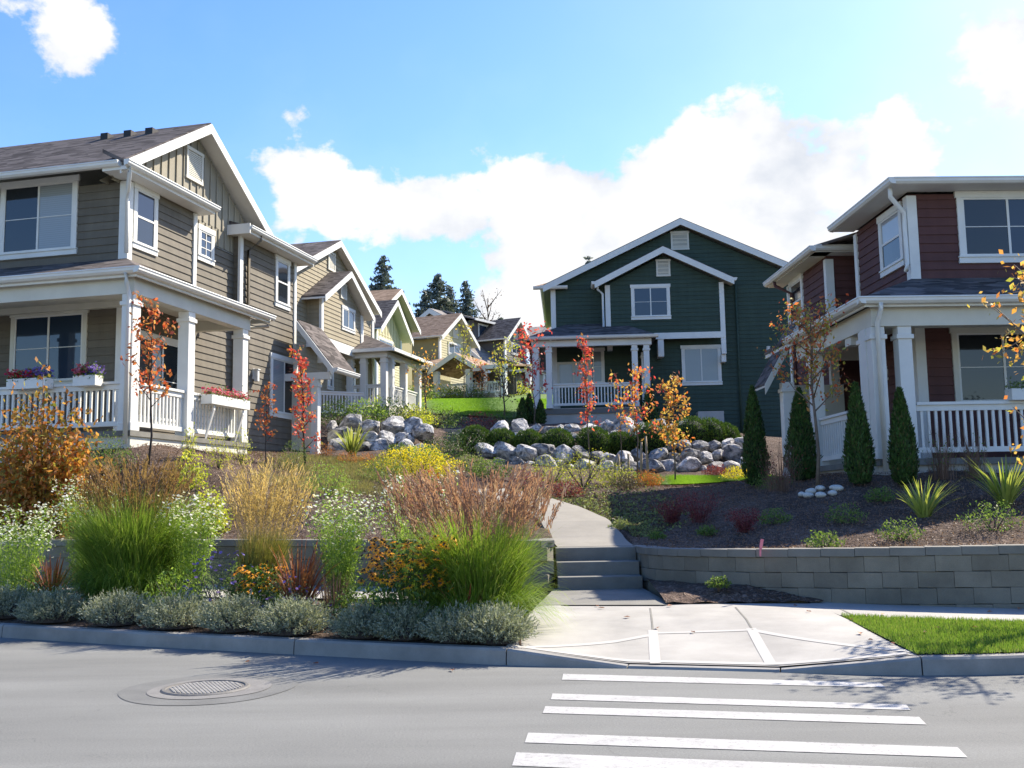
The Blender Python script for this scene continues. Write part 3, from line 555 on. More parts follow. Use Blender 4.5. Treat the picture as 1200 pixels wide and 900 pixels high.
# ------------------------------------------------------------------ lawns on the hill
LG = leafmat('hill_lawn_blades', [(.09, .19, .02), (.14, .26, .03), (.19, .32, .04)], .45)
def patch(name, pts, m, dz=.03, n=26):
    """pts = 4 corners in plan (front-left, front-right, back-right, back-left)"""
    p = np.array(pts, float); u = np.linspace(0, 1, n); rows = []
    for t in u:
        a = p[0]*(1-t)+p[3]*t; c = p[1]*(1-t)+p[2]*t; q = a[None]*(1-u[:, None])+c[None]*u[:, None]
        rows.append(np.c_[q, hgt(q[:, 0], q[:, 1])+dz])
    return grid_mesh(name, u, rows, m)
def blades_in(name, pts, n, h, wd, m, seed, label, dz=.03):
    r = np.random.default_rng(seed); p = np.array(pts, float); u, t = r.uniform(0, 1, n)[:, None], r.uniform(0, 1, n)[:, None]
    q = (p[0]*(1-u)+p[1]*u)*(1-t)+(p[3]*(1-u)+p[2]*u)*t
    if name == 'dry_lawn': q = q+r.normal(0, .35, q.shape); q = q[(np.sin(q[:, 0]*3.1)+np.sin(q[:, 1]*2.3+1)+r.normal(0, .6, len(q))) > -1.0]
    n = len(q); P = np.c_[q, hgt(q[:, 0], q[:, 1])+dz]
    return lawn_blades(name, P, h, wd, m, seed, label=label, cat='grass')
UL = [(-5.5, 45), (2.2, 42.5), (3.2, 80), (-10.5, 80)]
patch('lawn_ground', UL, MT['grassground'], .06)
blades_in('hill_lawn', [(-5.5, 45), (2.2, 42.5), (2.8, 64), (-8.5, 64)], 30000, .09, .03, LG, 5, 'sunlit green lawn sloping up to the far houses', .05)
SL = [(2.9, 24.6), (6.2, 23.6), (6.6, 26.3), (3.2, 27.4)]
patch('lawn_ground', SL, MT['grassground'], .06)
blades_in('narrow_lawn', SL, 16000, .07, .014, LG, 6, 'narrow strip of green grass below the boulders of the dark green house', .05)
DL = [(-4.4, 19.2), (-2.1, 19.0), (-1.9, 25.5), (-5.3, 25.5)]
DG = leafmat('dry_lawn_blades', [(.17, .16, .06), (.24, .21, .09), (.13, .15, .05), (.28, .23, .12)], .4)
blades_in('dry_lawn', DL, 26000, .08, .013, DG, 8, 'patch of thin yellowing grass on the slope beside the brown house', .02)
# ------------------------------------------------------------------ houses
def clip(poly, z, keep_above):
    out = []
    for i in range(len(poly)):
        p, q = poly[i], poly[(i+1) % len(poly)]; a = (p[1]-z)*(1 if keep_above else -1); c = (q[1]-z)*(1 if keep_above else -1)
        if a >= 0: out.append(p)
        if a*c < 0: t = a/(a-c); out.append((p[0]+t*(q[0]-p[0]), z))
    return out
class House:
    """local frame: a = along the street front (right), b = up the hill, z = absolute height"""
    def __init__(s, name, ox, oy, psi, zb, label, cat='house', group=None):
        s.o = np.array([ox, oy]); p = math.radians(psi); s.A = np.array([math.cos(p), -math.sin(p)]); s.B = np.array([math.sin(p), math.cos(p)]); s.z = zb
        s.root = empty(name, (ox, oy, zb), -p); tag(s.root, label, cat, group)
    def side(s, a, px, py):
        r = ray(px, py); t = (a+s.o@s.A)/(r[:2]@s.A); q = r[:2]*t-s.o; return float(q@s.B), float(r[2]*t+EYE)
    def front(s, b, px, py):
        r = ray(px, py); t = (b+s.o@s.B)/(r[:2]@s.B); q = r[:2]*t-s.o; return float(q@s.A), float(r[2]*t+EYE)
    def w(s, a, b, z): q = s.o+s.A*a+s.B*b; return (float(q[0]), float(q[1]), z)
    def put(s, mb, name, m, bevel=0., parent=None, smooth=False): return mb.build(name, m, parent or s.root, zoff=s.z, bevel=bevel, smooth=smooth)
    # plane frames: face letter -> (point from u, outward normal)
    def fr(s, face, c):
        return {'F': (lambda u, z, d=0: (u, c-d, z)), 'R': (lambda u, z, d=0: (c+d, u, z)), 'L': (lambda u, z, d=0: (c-d, u, z)), 'B': (lambda u, z, d=0: (u, c+d, z))}[face]
    def clap(s, mb, face, c, poly, step=.17, proud=.02):
        P = s.fr(face, c); z0 = min(p[1] for p in poly); z1 = max(p[1] for p in poly); k = math.floor(z0/step)
        while k*step < z1:
            lo, hi = k*step, (k+1)*step; q = clip(clip(poly, max(lo, z0), True), min(hi, z1), False); k += 1
            if len(q) < 3: continue
            vs = [P(u, z, .004+proud*(1-(z-lo)/step)) for u, z in q]; mb.add(vs, [tuple(range(len(vs)))])
            us = [u for u, z in q if abs(z-max(lo, z0)) < 1e-6]
            if len(us) >= 2 and lo >= z0: a, b = min(us), max(us); mb.add([P(a, lo, .004), P(b, lo, .004), P(b, lo, .004+proud), P(a, lo, .004+proud)], [(0, 1, 2, 3)])
    def batten(s, mb, face, c, poly, step=.3):
        P = s.fr(face, c); mb.add([P(u, z, .006) for u, z in poly], [tuple(range(len(poly)))]); us = [p[0] for p in poly]; u = min(us)+.1
        while u < max(us)-.05:
            zs = []
            for i in range(len(poly)):
                p, q = poly[i], poly[(i+1) % len(poly)]
                if (p[0]-u)*(q[0]-u) < 0: t = (u-p[0])/(q[0]-p[0]); zs.append(p[1]+t*(q[1]-p[1]))
            if len(zs) >= 2:
                z0, z1 = min(zs), max(zs); A = [P(u-.025, z0, .005), P(u+.025, z0, .005), P(u+.025, z1, .005), P(u-.025, z1, .005)]; B_ = [P(u-.025, z0, .035), P(u+.025, z0, .035), P(u+.025, z1, .035), P(u-.025, z1, .035)]
                mb.add(A+B_, [(4, 5, 6, 7), (0, 1, 5, 4), (1, 2, 6, 5), (2, 3, 7, 6), (3, 0, 4, 7)])
            u += step
    def trim(s, mb, face, c, u0, u1, z0, z1, d0=.003, d1=.045):
        P = s.fr(face, c); p, q = P(u0, z0, d0), P(u1, z1, d1); mb.box(p[0], q[0], p[1], q[1], p[2], q[2])
    def win(s, face, c, u0, u1, z0, z1, style='slide', gl='glass', tw=.10, label=None, gl2=None, mt='white', grid=False):
        if u0 > u1: u0, u1 = u1, u0
        if z0 > z1: z0, z1 = z1, z0
        t = MB(); s.trim(t, face, c, u0, u0+tw, z0+.12, z1-.13, .0, .05); s.trim(t, face, c, u1-tw, u1, z0+.12, z1-.13, .0, .05)
        s.trim(t, face, c, u0-.03, u1+.03, z1-.13, z1, .0, .06); s.trim(t, face, c, u0-.02, u1+.02, z0, z0+.11, 0, .052); s.trim(t, face, c, u0-.03, u1+.03, z0+.11, z0+.14, 0, .075)
        w_ = s.put(t, 'window', MT[mt], bevel=.004)
        if label: w_['label'] = label
        a0, a1, y0, y1 = u0+tw, u1-tw, z0+.14, z1-.13; f = MB(); e = .035; mid = (a0+a1)/2; mz = (y0+y1)/2
        for q in ((a0, a0+e, y0, y1), (a1-e, a1, y0, y1), (a0+e, a1-e, y0, y0+e), (a0+e, a1-e, y1-e, y1)): s.trim(f, face, c, *q, .008, .044)
        if style in ('slide', 'slide_bar'): s.trim(f, face, c, mid-.022, mid+.022, y0+e, y1-e, .008, .042)
        if style in ('hung', 'hung2'): s.trim(f, face, c, a0+e, a1-e, mz-.022, mz+.022, .008, .042)
        if style == 'slide_bar': s.trim(f, face, c, a0+e, a1-e, mz-.008, mz+.008, .02, .038)
        if grid: 
            s.trim(f, face, c, mid-.012, mid+.012, y0+e, y1-e, .02, .040)
            for kk in (1, 2): s.trim(f, face, c, a0+e, a1-e, y0+(y1-y0)*kk/3-.01, y0+(y1-y0)*kk/3+.01, .02, .040)
        s.put(f, 'window_frame', MT['white'], parent=w_)
        def pane(u0, u1, z0, z1, m):
            g = MB(); s.trim(g, face, c, u0, u1, z0, z1, .005, .028); s.put(g, 'pane', MT[m], parent=w_)
        if style.startswith('slide'): pane(a0+.01, mid, y0+.01, y1-.01, gl); pane(mid+.002, a1-.01, y0+.01, y1-.01, gl2 or gl)
        elif style.startswith('hung'): pane(a0+.01, a1-.01, y0+.01, mz, gl2 or gl); pane(a0+.01, a1-.01, mz+.002, y1-.01, gl)
        else: pane(a0+.01, a1-.01, y0+.01, y1-.01, gl)
        return w_
    def winpx(s, face, c, p0, p1, **k):
        g = s.front if face in 'F' else s.side
        u0, z1 = g(c, *p0); u1, z0 = g(c, *p1); return s.win(face, c, u0, u1, z0, z1, **k)
    def vent(s, face, c, u0, u1, z0, z1):
        t = MB(); s.trim(t, face, c, u0, u0+.07, z0+.07, z1-.08, 0, .05); s.trim(t, face, c, u1-.07, u1, z0+.07, z1-.08, 0, .05); s.trim(t, face, c, u0-.02, u1+.02, z1-.08, z1, 0, .055); s.trim(t, face, c, u0-.01, u1+.01, z0, z0+.07, 0, .05)
        z = z0+.08; 
        while z < z1-.1: s.trim(t, face, c, u0+.07, u1-.07, z, z+.028, .004, .035); z += .045
        s.trim(t, face, c, u0+.07, u1-.07, z0+.07, z1-.08, .0, .012)
        return s.put(t, 'gable_vent', MT['cream'])
    def gable_roof(s, axis, a0, a1, b0, b1, ze, zr, th=.14, roof='roof', rake=(True, True), rh=.24, trimm='white', gut=(True, True), ridge=None):
        """a0..b1 = outer edge of the roof; ze = top of roof at the eaves, zr = ridge"""
        r = MB(); so_ = MB(); tr = MB(); gu = MB()
        if axis == 'a':
            m_ = (b0+b1)/2 if ridge is None else ridge
            for (e, ) in ((b0,), (b1,)):
                pts = [(a0, e, ze), (a1, e, ze), (a1, m_, zr), (a0, m_, zr)]
                if e == b1: pts = [(a1, e, ze), (a0, e, ze), (a0, m_, zr), (a1, m_, zr)]
                r.slab(pts, th*.5); so_.slab([(p[0], p[1], p[2]-th*.5-.004) for p in pts], th*.5)
                for on, a, d in ((rake[0], a0, .04), (rake[1], a1, -.04)):
                    if on: tr.beam((a-(.003 if d > 0 else -.003), e, ze-.035), (a-(.003 if d > 0 else -.003), m_, zr-.035), (-.03 if d > 0 else .03, 0, 0), rh)
            if gut[0]: gu.gutter((a0-.02, b0, ze-.02), (a1+.02, b0, ze-.02), (0, -1, 0))
            if gut[1]: gu.gutter((a0-.02, b1, ze-.02), (a1+.02, b1, ze-.02), (0, 1, 0))
        else:
            m_ = (a0+a1)/2 if ridge is None else ridge
            for e in (a0, a1):
                pts = [(e, b0, ze), (e, b1, ze), (m_, b1, zr), (m_, b0, zr)]
                r.slab(pts, th*.5); so_.slab([(p[0], p[1], p[2]-th*.5-.004) for p in pts], th*.5)
                for on, b_, d in ((rake[0], b0, -.03), (rake[1], b1, .03)):
                    if on: tr.beam((e, b_+(-.003 if d < 0 else .003), ze-.035), (m_, b_+(-.003 if d < 0 else .003), zr-.035), (0, d, 0), rh)
            if gut[0]: gu.gutter((a0, b0-.02, ze-.02), (a0, b1+.02, ze-.02), (-1, 0, 0))
            if gut[1]: gu.gutter((a1, b0-.02, ze-.02), (a1, b1+.02, ze-.02), (1, 0, 0))
        R_ = s.put(r, 'roof', MT[roof]); s.put(so_, 'soffit', MT[trimm], parent=R_)
        if tr.v: s.put(tr, 'rake_board', MT[trimm])
        if gu.v: s.put(gu, 'gutter', MT[trimm])
        return R_
    def rail(s, p, q, zd, h=.92, ribs=True, parent=None):
        """railing between two plan points"""
        p, q = Vector((*p, 0)), Vector((*q, 0)); d = (q-p); ln = d.length; d.normalize(); n = Vector((-d.y, d.x, 0)); t = MB(); b = MB()
        def bar(m, a0, a1, w_, z0, z1):
            A = p+d*a0-n*w_/2; t_ = n*w_; m.beam((A.x, A.y, z1), ((p+d*a1-n*w_/2).x, (p+d*a1-n*w_/2).y, z1), t_, z1-z0)
        bar(t, 0, ln, .13, zd+h-.05, zd+h); bar(t, 0, ln, .06, zd+h-.15, zd+h-.052); bar(t, 0, ln, .08, zd+.10, zd+.19)
        R_ = s.put(t, 'railing', MT['white'])
        u = .07
        while u < ln-.05: bar(b, u, u+.045, .035, zd+.19, zd+h-.15); u += .125
        s.put(b, 'balusters', MT['white'], parent=R_); return R_
    def post(s, a, b, z0, z1, w_=.24, capital=True, m='white'):
        t = MB(); t.box(a-w_/2, a+w_/2, b-w_/2, b+w_/2, z0, z1); e = .03
        if capital: t.box(a-w_/2-e, a+w_/2+e, b-w_/2-e, b+w_/2+e, z1-.22, z1-.14); t.box(a-w_/2-e*.6, a+w_/2+e*.6, b-w_/2-e*.6, b+w_/2+e*.6, z0, z0+.16)
        return s.put(t, 'porch_post', MT[m], bevel=.008)
    def downspout(s, pts, m='white', r=.045):
        t = MB(); t.tube(pts, r, 8); return s.put(t, 'downspout', MT[m], smooth=True)
def simple(s, name, m, *boxes, bevel=0., parent=None):
    t = MB()
    for b_ in boxes: t.box(*b_)
    return s.put(t, name, MT[m], bevel=bevel, parent=parent)
def lamp(h, face, c, u, z):
    t = MB(); h.trim(t, face, c, u-.07, u+.07, z-.14, z+.14, 0, .05); h.trim(t, face, c, u-.05, u+.05, z-.2, z+.1, .05, .16); h.trim(t, face, c, u-.07, u+.07, z+.1, z+.13, .05, .18)
    h.put(t, 'porch_light', MT['white'], bevel=.01)

def boards(h, name, m, *B_, bevel=.004):
    for q in B_: simple(h, name, m, q, bevel=bevel)
# ================= left brown house
o = at(150, 525, 19.3); LH = House('corner_house', float(o[0]), 19.3, 14., 2.70, 'large brown two storey house on the left with a white corner porch and flower boxes')
h = LH; S_ = -1.3; C_ = 1.65
core = MB(); core.box(-11, S_, C_, 4.3, 2.5, 8.5); core.box(-11, -1.47, 4.3, 6.4, 2.5, 8.5); core.box(-11, S_, 6.4, 9.6, 2.5, 8.5)
wl = MB()
h.clap(core, 'F', C_, [(-11, 2.9), (S_, 2.9), (S_, 8.5), (-11, 8.5)])
wf = h.put(core, 'wall', MT['taupe']); 
h.clap(wl, 'R', S_, [(C_, 2.9), (4.3, 2.9), (4.3, 8.55), (C_, 8.55)]); h.clap(wl, 'R', -1.47, [(4.3, 2.9), (6.4, 2.9), (6.4, 8.0), (4.3, 8.0)])
h.clap(wl, 'R', S_, [(6.4, 2.7), (9.6, 2.7), (9.6, 8.5), (6.4, 8.5)]); h.clap(wl, 'F', 6.4, [(-1.47, 2.9), (S_, 2.9), (S_, 8.5), (-1.47, 8.5)])
h.put(wl, 'side_wall', MT['taupe'])
# batten gable
g = MB(); GP = -1.47; g.add([(GP-.3, 1.3, 8.45), (GP-.3, 7.9, 8.45), (GP-.3, 4.5, 10.5), (GP-.01, 1.3, 8.45), (GP-.01, 7.9, 8.45), (GP-.01, 4.5, 10.5)], [(0, 1, 2), (3, 5, 4)])
h.batten(g, 'R', GP, [(1.2, 8.5), (7.8, 8.5), (4.5, 10.55)]); h.batten(g, 'R', GP, [(4.32, 8.05), (6.38, 8.05), (6.38, 8.49), (4.32, 8.49)])
h.put(g, 'gable_wall', MT['taupe_batten'])
h.gable_roof('a', -12, -1.06, 1.0, 8.0, 8.72, 10.82, gut=(True, False), rake=(False, True))
h.vent('R', GP+.02, 4.05, 4.78, 9.35, 10.15)
# roof vents
for px in (128, 155, 180):
    a_, z_ = h.front(4.1, px, 156 if px > 140 else 160); simple(h, 'roof_vent', 'black', (a_-.10, a_+.10, 3.9, 4.15, 10.35, 10.62))
# pent roof and gutter over the front bump, rear shed roof
t = MB(); t.slab([(-.9, .98, 8.70), (-.9, 4.5, 8.70), (-1.47, 4.5, 9.0), (-1.47, .98, 9.0)], .08); h.put(t, 'pent_roof', MT['roof'])
t = MB(); t.gutter((-.9, .9, 8.70), (-.9, 4.55, 8.70), (1, 0, 0)); t.box(-1.47, -.9, .99, 4.5, 8.52, 8.60); h.put(t, 'gutter', MT['white'])
t = MB(); t.slab([(-.9, 6.1, 8.68), (-.9, 9.95, 8.68), (-3.6, 9.95, 9.5), (-3.6, 6.1, 9.5)], .08); h.put(t, 'roof', MT['roof'])
t = MB(); t.gutter((-.9, 6.1, 8.68), (-.9, 9.98, 8.68), (1, 0, 0)); t.box(-3.6, -.9, 6.12, 9.94, 8.50, 8.58); t.box(-1.9, -.82, 6.05, 6.09, 8.46, 8.72); t.beam((-.9, 9.97, 8.68), (-3.6, 9.97, 9.5), (0, .03, 0), .22); h.put(t, 'gutter', MT['white'])
# corner boards
boards(h, 'corner_board', 'white', (S_-.17, S_+.05, C_-.05, C_+.12, 2.9, 8.5), (S_+.003, S_+.05, 4.17, 4.31, 2.9, 8.5), (S_-.02, S_+.05, 6.36, 6.52, 2.7, 8.5), (S_+.003, S_+.05, 9.48, 9.62, 2.7, 8.5), (-1.47, -1.57, 4.32, 6.38, 7.86, 8.04))
# windows
h.winpx('F', C_, (3, 215), (90, 298), style='slide_bar', gl='glass', gl2='glass_blind')
h.winpx('F', C_, (15, 366), (101, 452), style='slide_bar', gl='glass_blue', gl2='glass_blue', mt='cream')
h.winpx('R', S_, (156, 213), (182, 301), style='hung', gl='glass_blue', gl2='glass')
h.winpx('R', -1.47, (231, 262), (249, 312), style='one', gl='glass_blue', grid=True)
h.winpx('R', S_, (322, 298), (338, 365), style='hung', gl='glass', gl2='glass')
h.winpx('R', S_, (316, 413), (347, 493), style='slide', gl='glass_blind', gl2='glass')
h.win('R', S_, 1.95, 4.1, 3.35, 5.35, style='slide_bar', gl='glass')
lamp(h, 'R', S_, 7.2, 5.0)
h.downspout([(-.86, 1.05, 8.6), (-.86, 1.05, 8.45), (-1.1, 1.35, 8.2), (-1.22, 1.52, 8.05), (-1.22, 1.53, 6.9)])
h.downspout([(-.86, 6.75, 8.6), (-.86, 6.75, 8.45), (-1.22, 6.75, 8.2), (-1.23, 6.75, 2.8)], m='taupe')
# porch
simple(h, 'porch_deck', 'concrete_d', (-10, .12, -.12, C_, 2.9, 3.0), (S_, .12, C_, 4.45, 2.9, 3.0))
simple(h, 'porch_skirt', 'cream', (-10, .08, -.06, -.02, 2.66, 2.9), (.04, .08, -.02, 4.4, 2.66, 2.9))
simple(h, 'foundation', 'found', (-10, .02, 0, .3, 2.2, 2.68), (-.25, .02, .3, 4.35, 2.2, 2.68), (S_-.02, S_+.03, 6.4, 9.55, 2.3, 2.72))
for a, b_ in ((-.02, .02), (-.02, 1.95), (-.02, 4.22), (-3.9, .02), (-7.4, .02)): h.post(a, b_, 3.0, 5.62, .25)
simple(h, 'porch_beam', 'cream', (-10, .12, -.12, .13, 5.62, 5.95), (-.13, .12, .13, 4.4, 5.62, 5.95), (-9.9, -.13, 1.5, 1.62, 5.75, 5.95), (S_+.03, -.13, 4.2, 4.38, 5.65, 5.95))
simple(h, 'porch_ceiling', 'cream', (-10, -.14, .14, C_-.03, 5.88, 5.92), (S_+.02, -.14, C_, 4.19, 5.88, 5.92))
t = MB(); t.slab([(-11, -.3, 6.08), (.3, -.3, 6.08), (S_, C_, 6.82), (-11, C_, 6.82)], .09); t.slab([(.3, -.3, 6.08), (.3, 5.05, 6.08), (S_, 5.05, 6.72), (S_, C_, 6.82)], .09); h.put(t, 'porch_roof', MT['roof'])
t = MB(); t.gutter((-11, -.3, 6.07), (.32, -.3, 6.07), (0, -1, 0)); t.gutter((.3, -.42, 6.07), (.3, 5.1, 6.07), (1, 0, 0)); t.box(-11, .29, -.29, -.24, 5.9, 6.0); t.box(.24, .29, -.24, 5.05, 5.9, 6.0); t.box(S_, .24, 5.0, 5.04, 5.9, 6.0); h.put(t, 'gutter', MT['white'])
h.rail((-3.8, 0), (-.15, 0), 3.0, .95); h.rail((-7.3, 0), (-4.02, 0), 3.0, .95); h.rail((0, .15), (0, 1.82), 3.0, .95); h.rail((0, 2.08), (0, 4.1), 3.0, .95)
h.downspout([(.1, -.36, 5.98), (.08, -.3, 5.8), (.05, -.17, 5.6), (.05, -.17, 2.75)])
h.downspout([(.36, 4.9, 5.98), (.3, 4.95, 5.8), (-.9, 4.75, 5.75)], r=.04)
# porch door area hint: dark door on the recessed wall
simple(h, 'door', 'door', (-1.47, -1.56, 4.75, 5.65, 3.0, 5.1))
# lean-to side entry at the far corner
lb = 8.9
u0, z0 = h.front(lb, 352, 378); u1, z1 = h.front(lb, 391, 430)
t = MB(); t.slab([(u0-.1, lb, z0+.1), (u1, lb, z1), (u1, lb+1.6, z1), (u0-.1, lb+1.6, z0+.1)], .08); h.put(t, 'entry_roof', MT['roof'])
t = MB(); t.beam((u0-.1, lb-.003, z0+.06), (u1, lb-.003, z1-.03), (0, -.04, 0), .22); t.box(S_+.05, u1-.12, lb+.03, lb+.15, z1-.32, z1-.12); t.gutter((u1, lb-.02, z1-.02), (u1, lb+1.6, z1-.02), (1, 0, 0)); h.put(t, 'rake_board', MT['white'])
ux, _ = h.front(lb+.1, 374, 460)
h.post(ux-.12, lb+.15, 2.9, z1-.30, .2)
simple(h, 'entry_wall', 'cream', (S_+.03, ux-.3, lb+.5, lb+.56, 2.9, z1-.3))
# flower boxes
def flowers_mat():
    pass
# ================= maroon house on the right
o = at(1037, 553, 17.6); RH = House('corner_house', float(o[0]), 17.6, -1.5, 1.95, 'dark red two storey house on the right with a white wraparound porch'); h = RH
S_, C_, A2 = 1.3, 1.4, 1.05
core = MB(); core.box(S_, 13, C_, 4.2, 1.8, 7.2); core.box(1.75, 13, 4.2, 5.4, 1.8, 7.2); core.box(A2, 13, 5.4, 8.4, 1.8, 7.1)
h.clap(core, 'F', C_, [(S_, 2.2), (13, 2.2), (13, 7.25), (S_, 7.25)]); h.clap(core, 'L', S_, [(C_, 2.2), (4.2, 2.2), (4.2, 7.25), (C_, 7.25)]); h.clap(core, 'L', 1.75, [(4.2, 2.2), (5.4, 2.2), (5.4, 7.0), (4.2, 7.0)])
h.clap(core, 'F', 5.4, [(A2, 1.9), (1.75, 1.9), (1.75, 7.0), (A2, 7.0)]); h.clap(core, 'L', A2, [(5.4, 1.9), (8.4, 1.9), (8.4, 7.0), (5.4, 7.0)])
h.put(core, 'wall', MT['red'])
ez = 7.44
t = MB(); e0, f0 = S_-.45, C_-.45; e1 = 4.3
t.slab([(e0, f0, ez), (14, f0, ez), (14, 4.5, 8.35), (4.6, 4.5, 8.35)], .08); t.slab([(e0, f0, ez), (4.6, 4.5, 8.35), (4.6, 8, 8.35), (e0, e1, ez)], .08); h.put(t, 'roof', MT['roof'])
t = MB(); t.slab([(4.6, 4.5, 8.352), (14, 4.5, 8.352), (14, 9, 7.6), (4.6, 9, 7.6)], .08); t.slab([(A2-.4, 5.0, 7.2), (4.6, 5.0, 8.0), (4.6, 8.85, 8.0), (A2-.4, 8.85, 7.2)], .08); t.slab([(A2-.4, 5.0, 7.2), (A2+.3, 4.3, 7.3), (4.6, 4.3, 8.02), (4.6, 5.0, 8.01)], .06); h.put(t, 'roof', MT['roof'])
t = MB(); t.gutter((e0-.02, f0, ez-.02), (14, f0, ez-.02), (0, -1, 0)); t.gutter((e0, f0-.12, ez-.02), (e0, e1, ez-.02), (-1, 0, 0)); t.box(e0+.01, 14, f0+.01, C_, ez-.14, ez-.10); t.box(e0+.01, S_, C_, e1-.02, ez-.14, ez-.10)
t.gutter((A2-.4, 4.95, 7.18), (A2-.4, 8.87, 7.18), (-1, 0, 0)); t.box(A2-.39, A2, 5.0, 8.85, 7.04, 7.08); t.gutter((A2-.4, 5.0, 7.18), (1.75, 5.0, 7.18), (0, -1, 0)); t.box(A2-.39, 1.75, 5.01, 5.4, 7.04, 7.08)
h.put(t, 'gutter', MT['white'])
boards(h, 'corner_board', 'white', (S_-.05, S_+.14, C_-.05, C_+.14, 2.2, 7.22), (S_-.05, S_-.003, 4.05, 4.21, 2.2, 7.2), (A2-.05, A2+.14, 5.35, 5.5, 1.9, 6.96), (A2-.05, A2-.003, 8.27, 8.41, 1.9, 6.96))
a0, zt = h.front(C_, 1119, 225); _, zb_ = h.front(C_, 1119, 309)
h.win('F', C_, a0, a0+1.95, zb_, zt, style='slide_bar', gl='glass', gl2='glass_blue')
a0, zt = h.front(C_, 1113, 383); _, zb_ = h.front(C_, 1113, 474)
h.win('F', C_, a0, a0+1.95, zb_-.1, zt, style='slide_bar', gl='glass', gl2='glass_blue', mt='cream')
h.winpx('L', S_, (1057, 236), (1035, 326), style='hung', gl='glass_curtain', gl2='glass')
b0_, z1_ = h.side(A2, 941, 320); b1_, z0_ = h.side(A2, 929, 386); h.win('L', A2, b0_, b1_, z0_, z1_, style='hung', gl='glass')
h.win('L', 1.75, 4.45, 5.2, 5.35, 6.6, style='hung', gl='glass')
h.downspout([(e0+.02, f0+.2, ez-.12), (e0+.02, f0+.22, ez-.3), (S_-.1, C_-.02, ez-.55), (S_-.1, C_-.02, ez-.8), (S_-.1, C_-.02, 5.9), (S_-.16, C_-.1, 5.75)])
h.downspout([(A2-.42, 8.2, 7.1), (A2-.4, 8.2, 6.95), (A2-.05, 8.0, 6.7), (A2-.05, 8.0, 2.2)], m='red')
# porch
simple(h, 'porch_deck', 'concrete_d', (-.12, 13, -.12, C_, 2.05, 2.16), (-.12, S_, C_, 4.2, 2.05, 2.16))
simple(h, 'porch_skirt', 'found', (-.06, 13, -.05, 0, 1.5, 2.05), (-.06, 0, 0, 4.2, 1.5, 2.05))
for a, b_ in ((-.02, .02), (.45, .02), (-.02, .48), (-.02, 3.3), (4.6, .02), (9, .02)): h.post(a, b_, 2.16, 4.45, .24 if b_ != .48 else .2)
simple(h, 'corner_pier', 'white', (-.16, .03, .14, .40, 1.75, 4.45), bevel=.01)
simple(h, 'porch_beam', 'cream', (-.13, 13, -.13, .13, 4.45, 4.80), (-.13, .13, .13, 4.2, 4.45, 4.80), bevel=.006)
simple(h, 'porch_ceiling', 'cream', (.14, 13, .14, C_-.03, 4.74, 4.78), (.14, S_-.03, C_, 4.19, 4.74, 4.78))
boards(h, 'porch_arch', 'cream', (-.1, .1, 1.0, 1.3, 4.3, 4.45), (S_-.04, .13, 4.1, 4.2, 4.45, 4.74))
t = MB(); t.slab([(-.32, -.32, 4.93), (13, -.32, 4.93), (13, C_, 5.62), (S_, C_, 5.62)], .09); t.slab([(-.32, -.32, 4.93), (S_, C_, 5.62), (S_, 6.0, 5.55), (-.32, 6.0, 4.93)], .09); h.put(t, 'porch_roof', MT['roof'])
t = MB(); t.gutter((-.44, -.32, 4.92), (13, -.32, 4.92), (0, -1, 0)); t.gutter((-.32, -.44, 4.92), (-.32, 4.1, 4.92), (-1, 0, 0)); t.box(-.3, 13, -.3, -.26, 4.76, 4.84); t.box(-.3, -.26, -.26, 6, 4.76, 4.84); h.put(t, 'gutter', MT['white'])
h.rail((.6, 0), (4.45, 0), 2.16, .97); h.rail((4.75, 0), (8.85, 0), 2.16, .97); h.rail((0, .6), (0, 3.15), 2.16, .97)
h.downspout([(-.05, -.38, 4.82), (-.05, -.36, 4.7), (-.05, -.18, 4.5), (-.05, -.18, 1.95)])
lamp(h, 'L', S_, 2.9, 4.0)
# lean-to with curved brace at the far corner
lb = 4.6; u0, z0 = h.front(lb, 920, 405); u1, z1 = h.front(lb, 896, 449)
t = MB(); t.slab([(u1, lb, z1), (u0+.3, lb, z0+.54), (u0+.3, lb+.9, z0+.54), (u1, lb+.9, z1)], .05); h.put(t, 'entry_roof', MT['roof']); t = MB(); t.slab([(u1, lb, z1-.055), (u0+.3, lb, z0+.485), (u0+.3, lb+.9, z0+.485), (u1, lb+.9, z1-.055)], .04); h.put(t, 'soffit', MT['cream'])
t = MB(); t.beam((u1, lb-.003, z1-.03), (u0+.3, lb-.003, z0+.51), (0, -.04, 0), .22); h.put(t, 'rake_board', MT['cream'])
u2, zp = h.front(lb+.1, 920, 448); h.post(u2+.05, lb+.15, 1.9, zp, .26); simple(h, 'entry_wall', 'cream', (u2+.2, A2+.2, lb+.7, lb+.76, 1.9, zp))

# ================= dark green house
o = at(797, 400, 41.); GH = House('gable_house', float(o[0]), 41., 3., 4.1, 'dark green two storey gabled house at the top of the boulder walls'); h = GH
core = MB(); core.box(-5.15, 5.1, 0, 9, 3.6, 10.35)
core.add([(-5.1, .0, 10.35), (5.1, .0, 10.35), (.15, .0, 12.6), (-5.1, 8.9, 10.35), (5.1, 8.9, 10.35), (.15, 8.9, 12.6)], [(0, 1, 2), (3, 5, 4)])
h.clap(core, 'F', 0, [(-5.15, 4.0), (5.1, 4.0), (5.1, 10.3), (.15, 12.65), (-5.15, 10.3)])
core.box(-2.95, 1.69, -.6, -.03, 8.12, 10.15); h.clap(core, 'F', -.6, [(-2.95, 8.12), (1.69, 8.12), (1.69, 10.2), (-.65, 11.35), (-2.95, 10.2)]); core.add([(-2.95, -.58, 10.15), (1.69, -.58, 10.15), (-.65, -.58, 11.35), (-2.95, -.02, 10.15), (1.69, -.02, 10.15), (-.65, -.02, 11.35)], [(0, 1, 2), (3, 5, 4), (0, 2, 5, 3), (1, 4, 5, 2)])
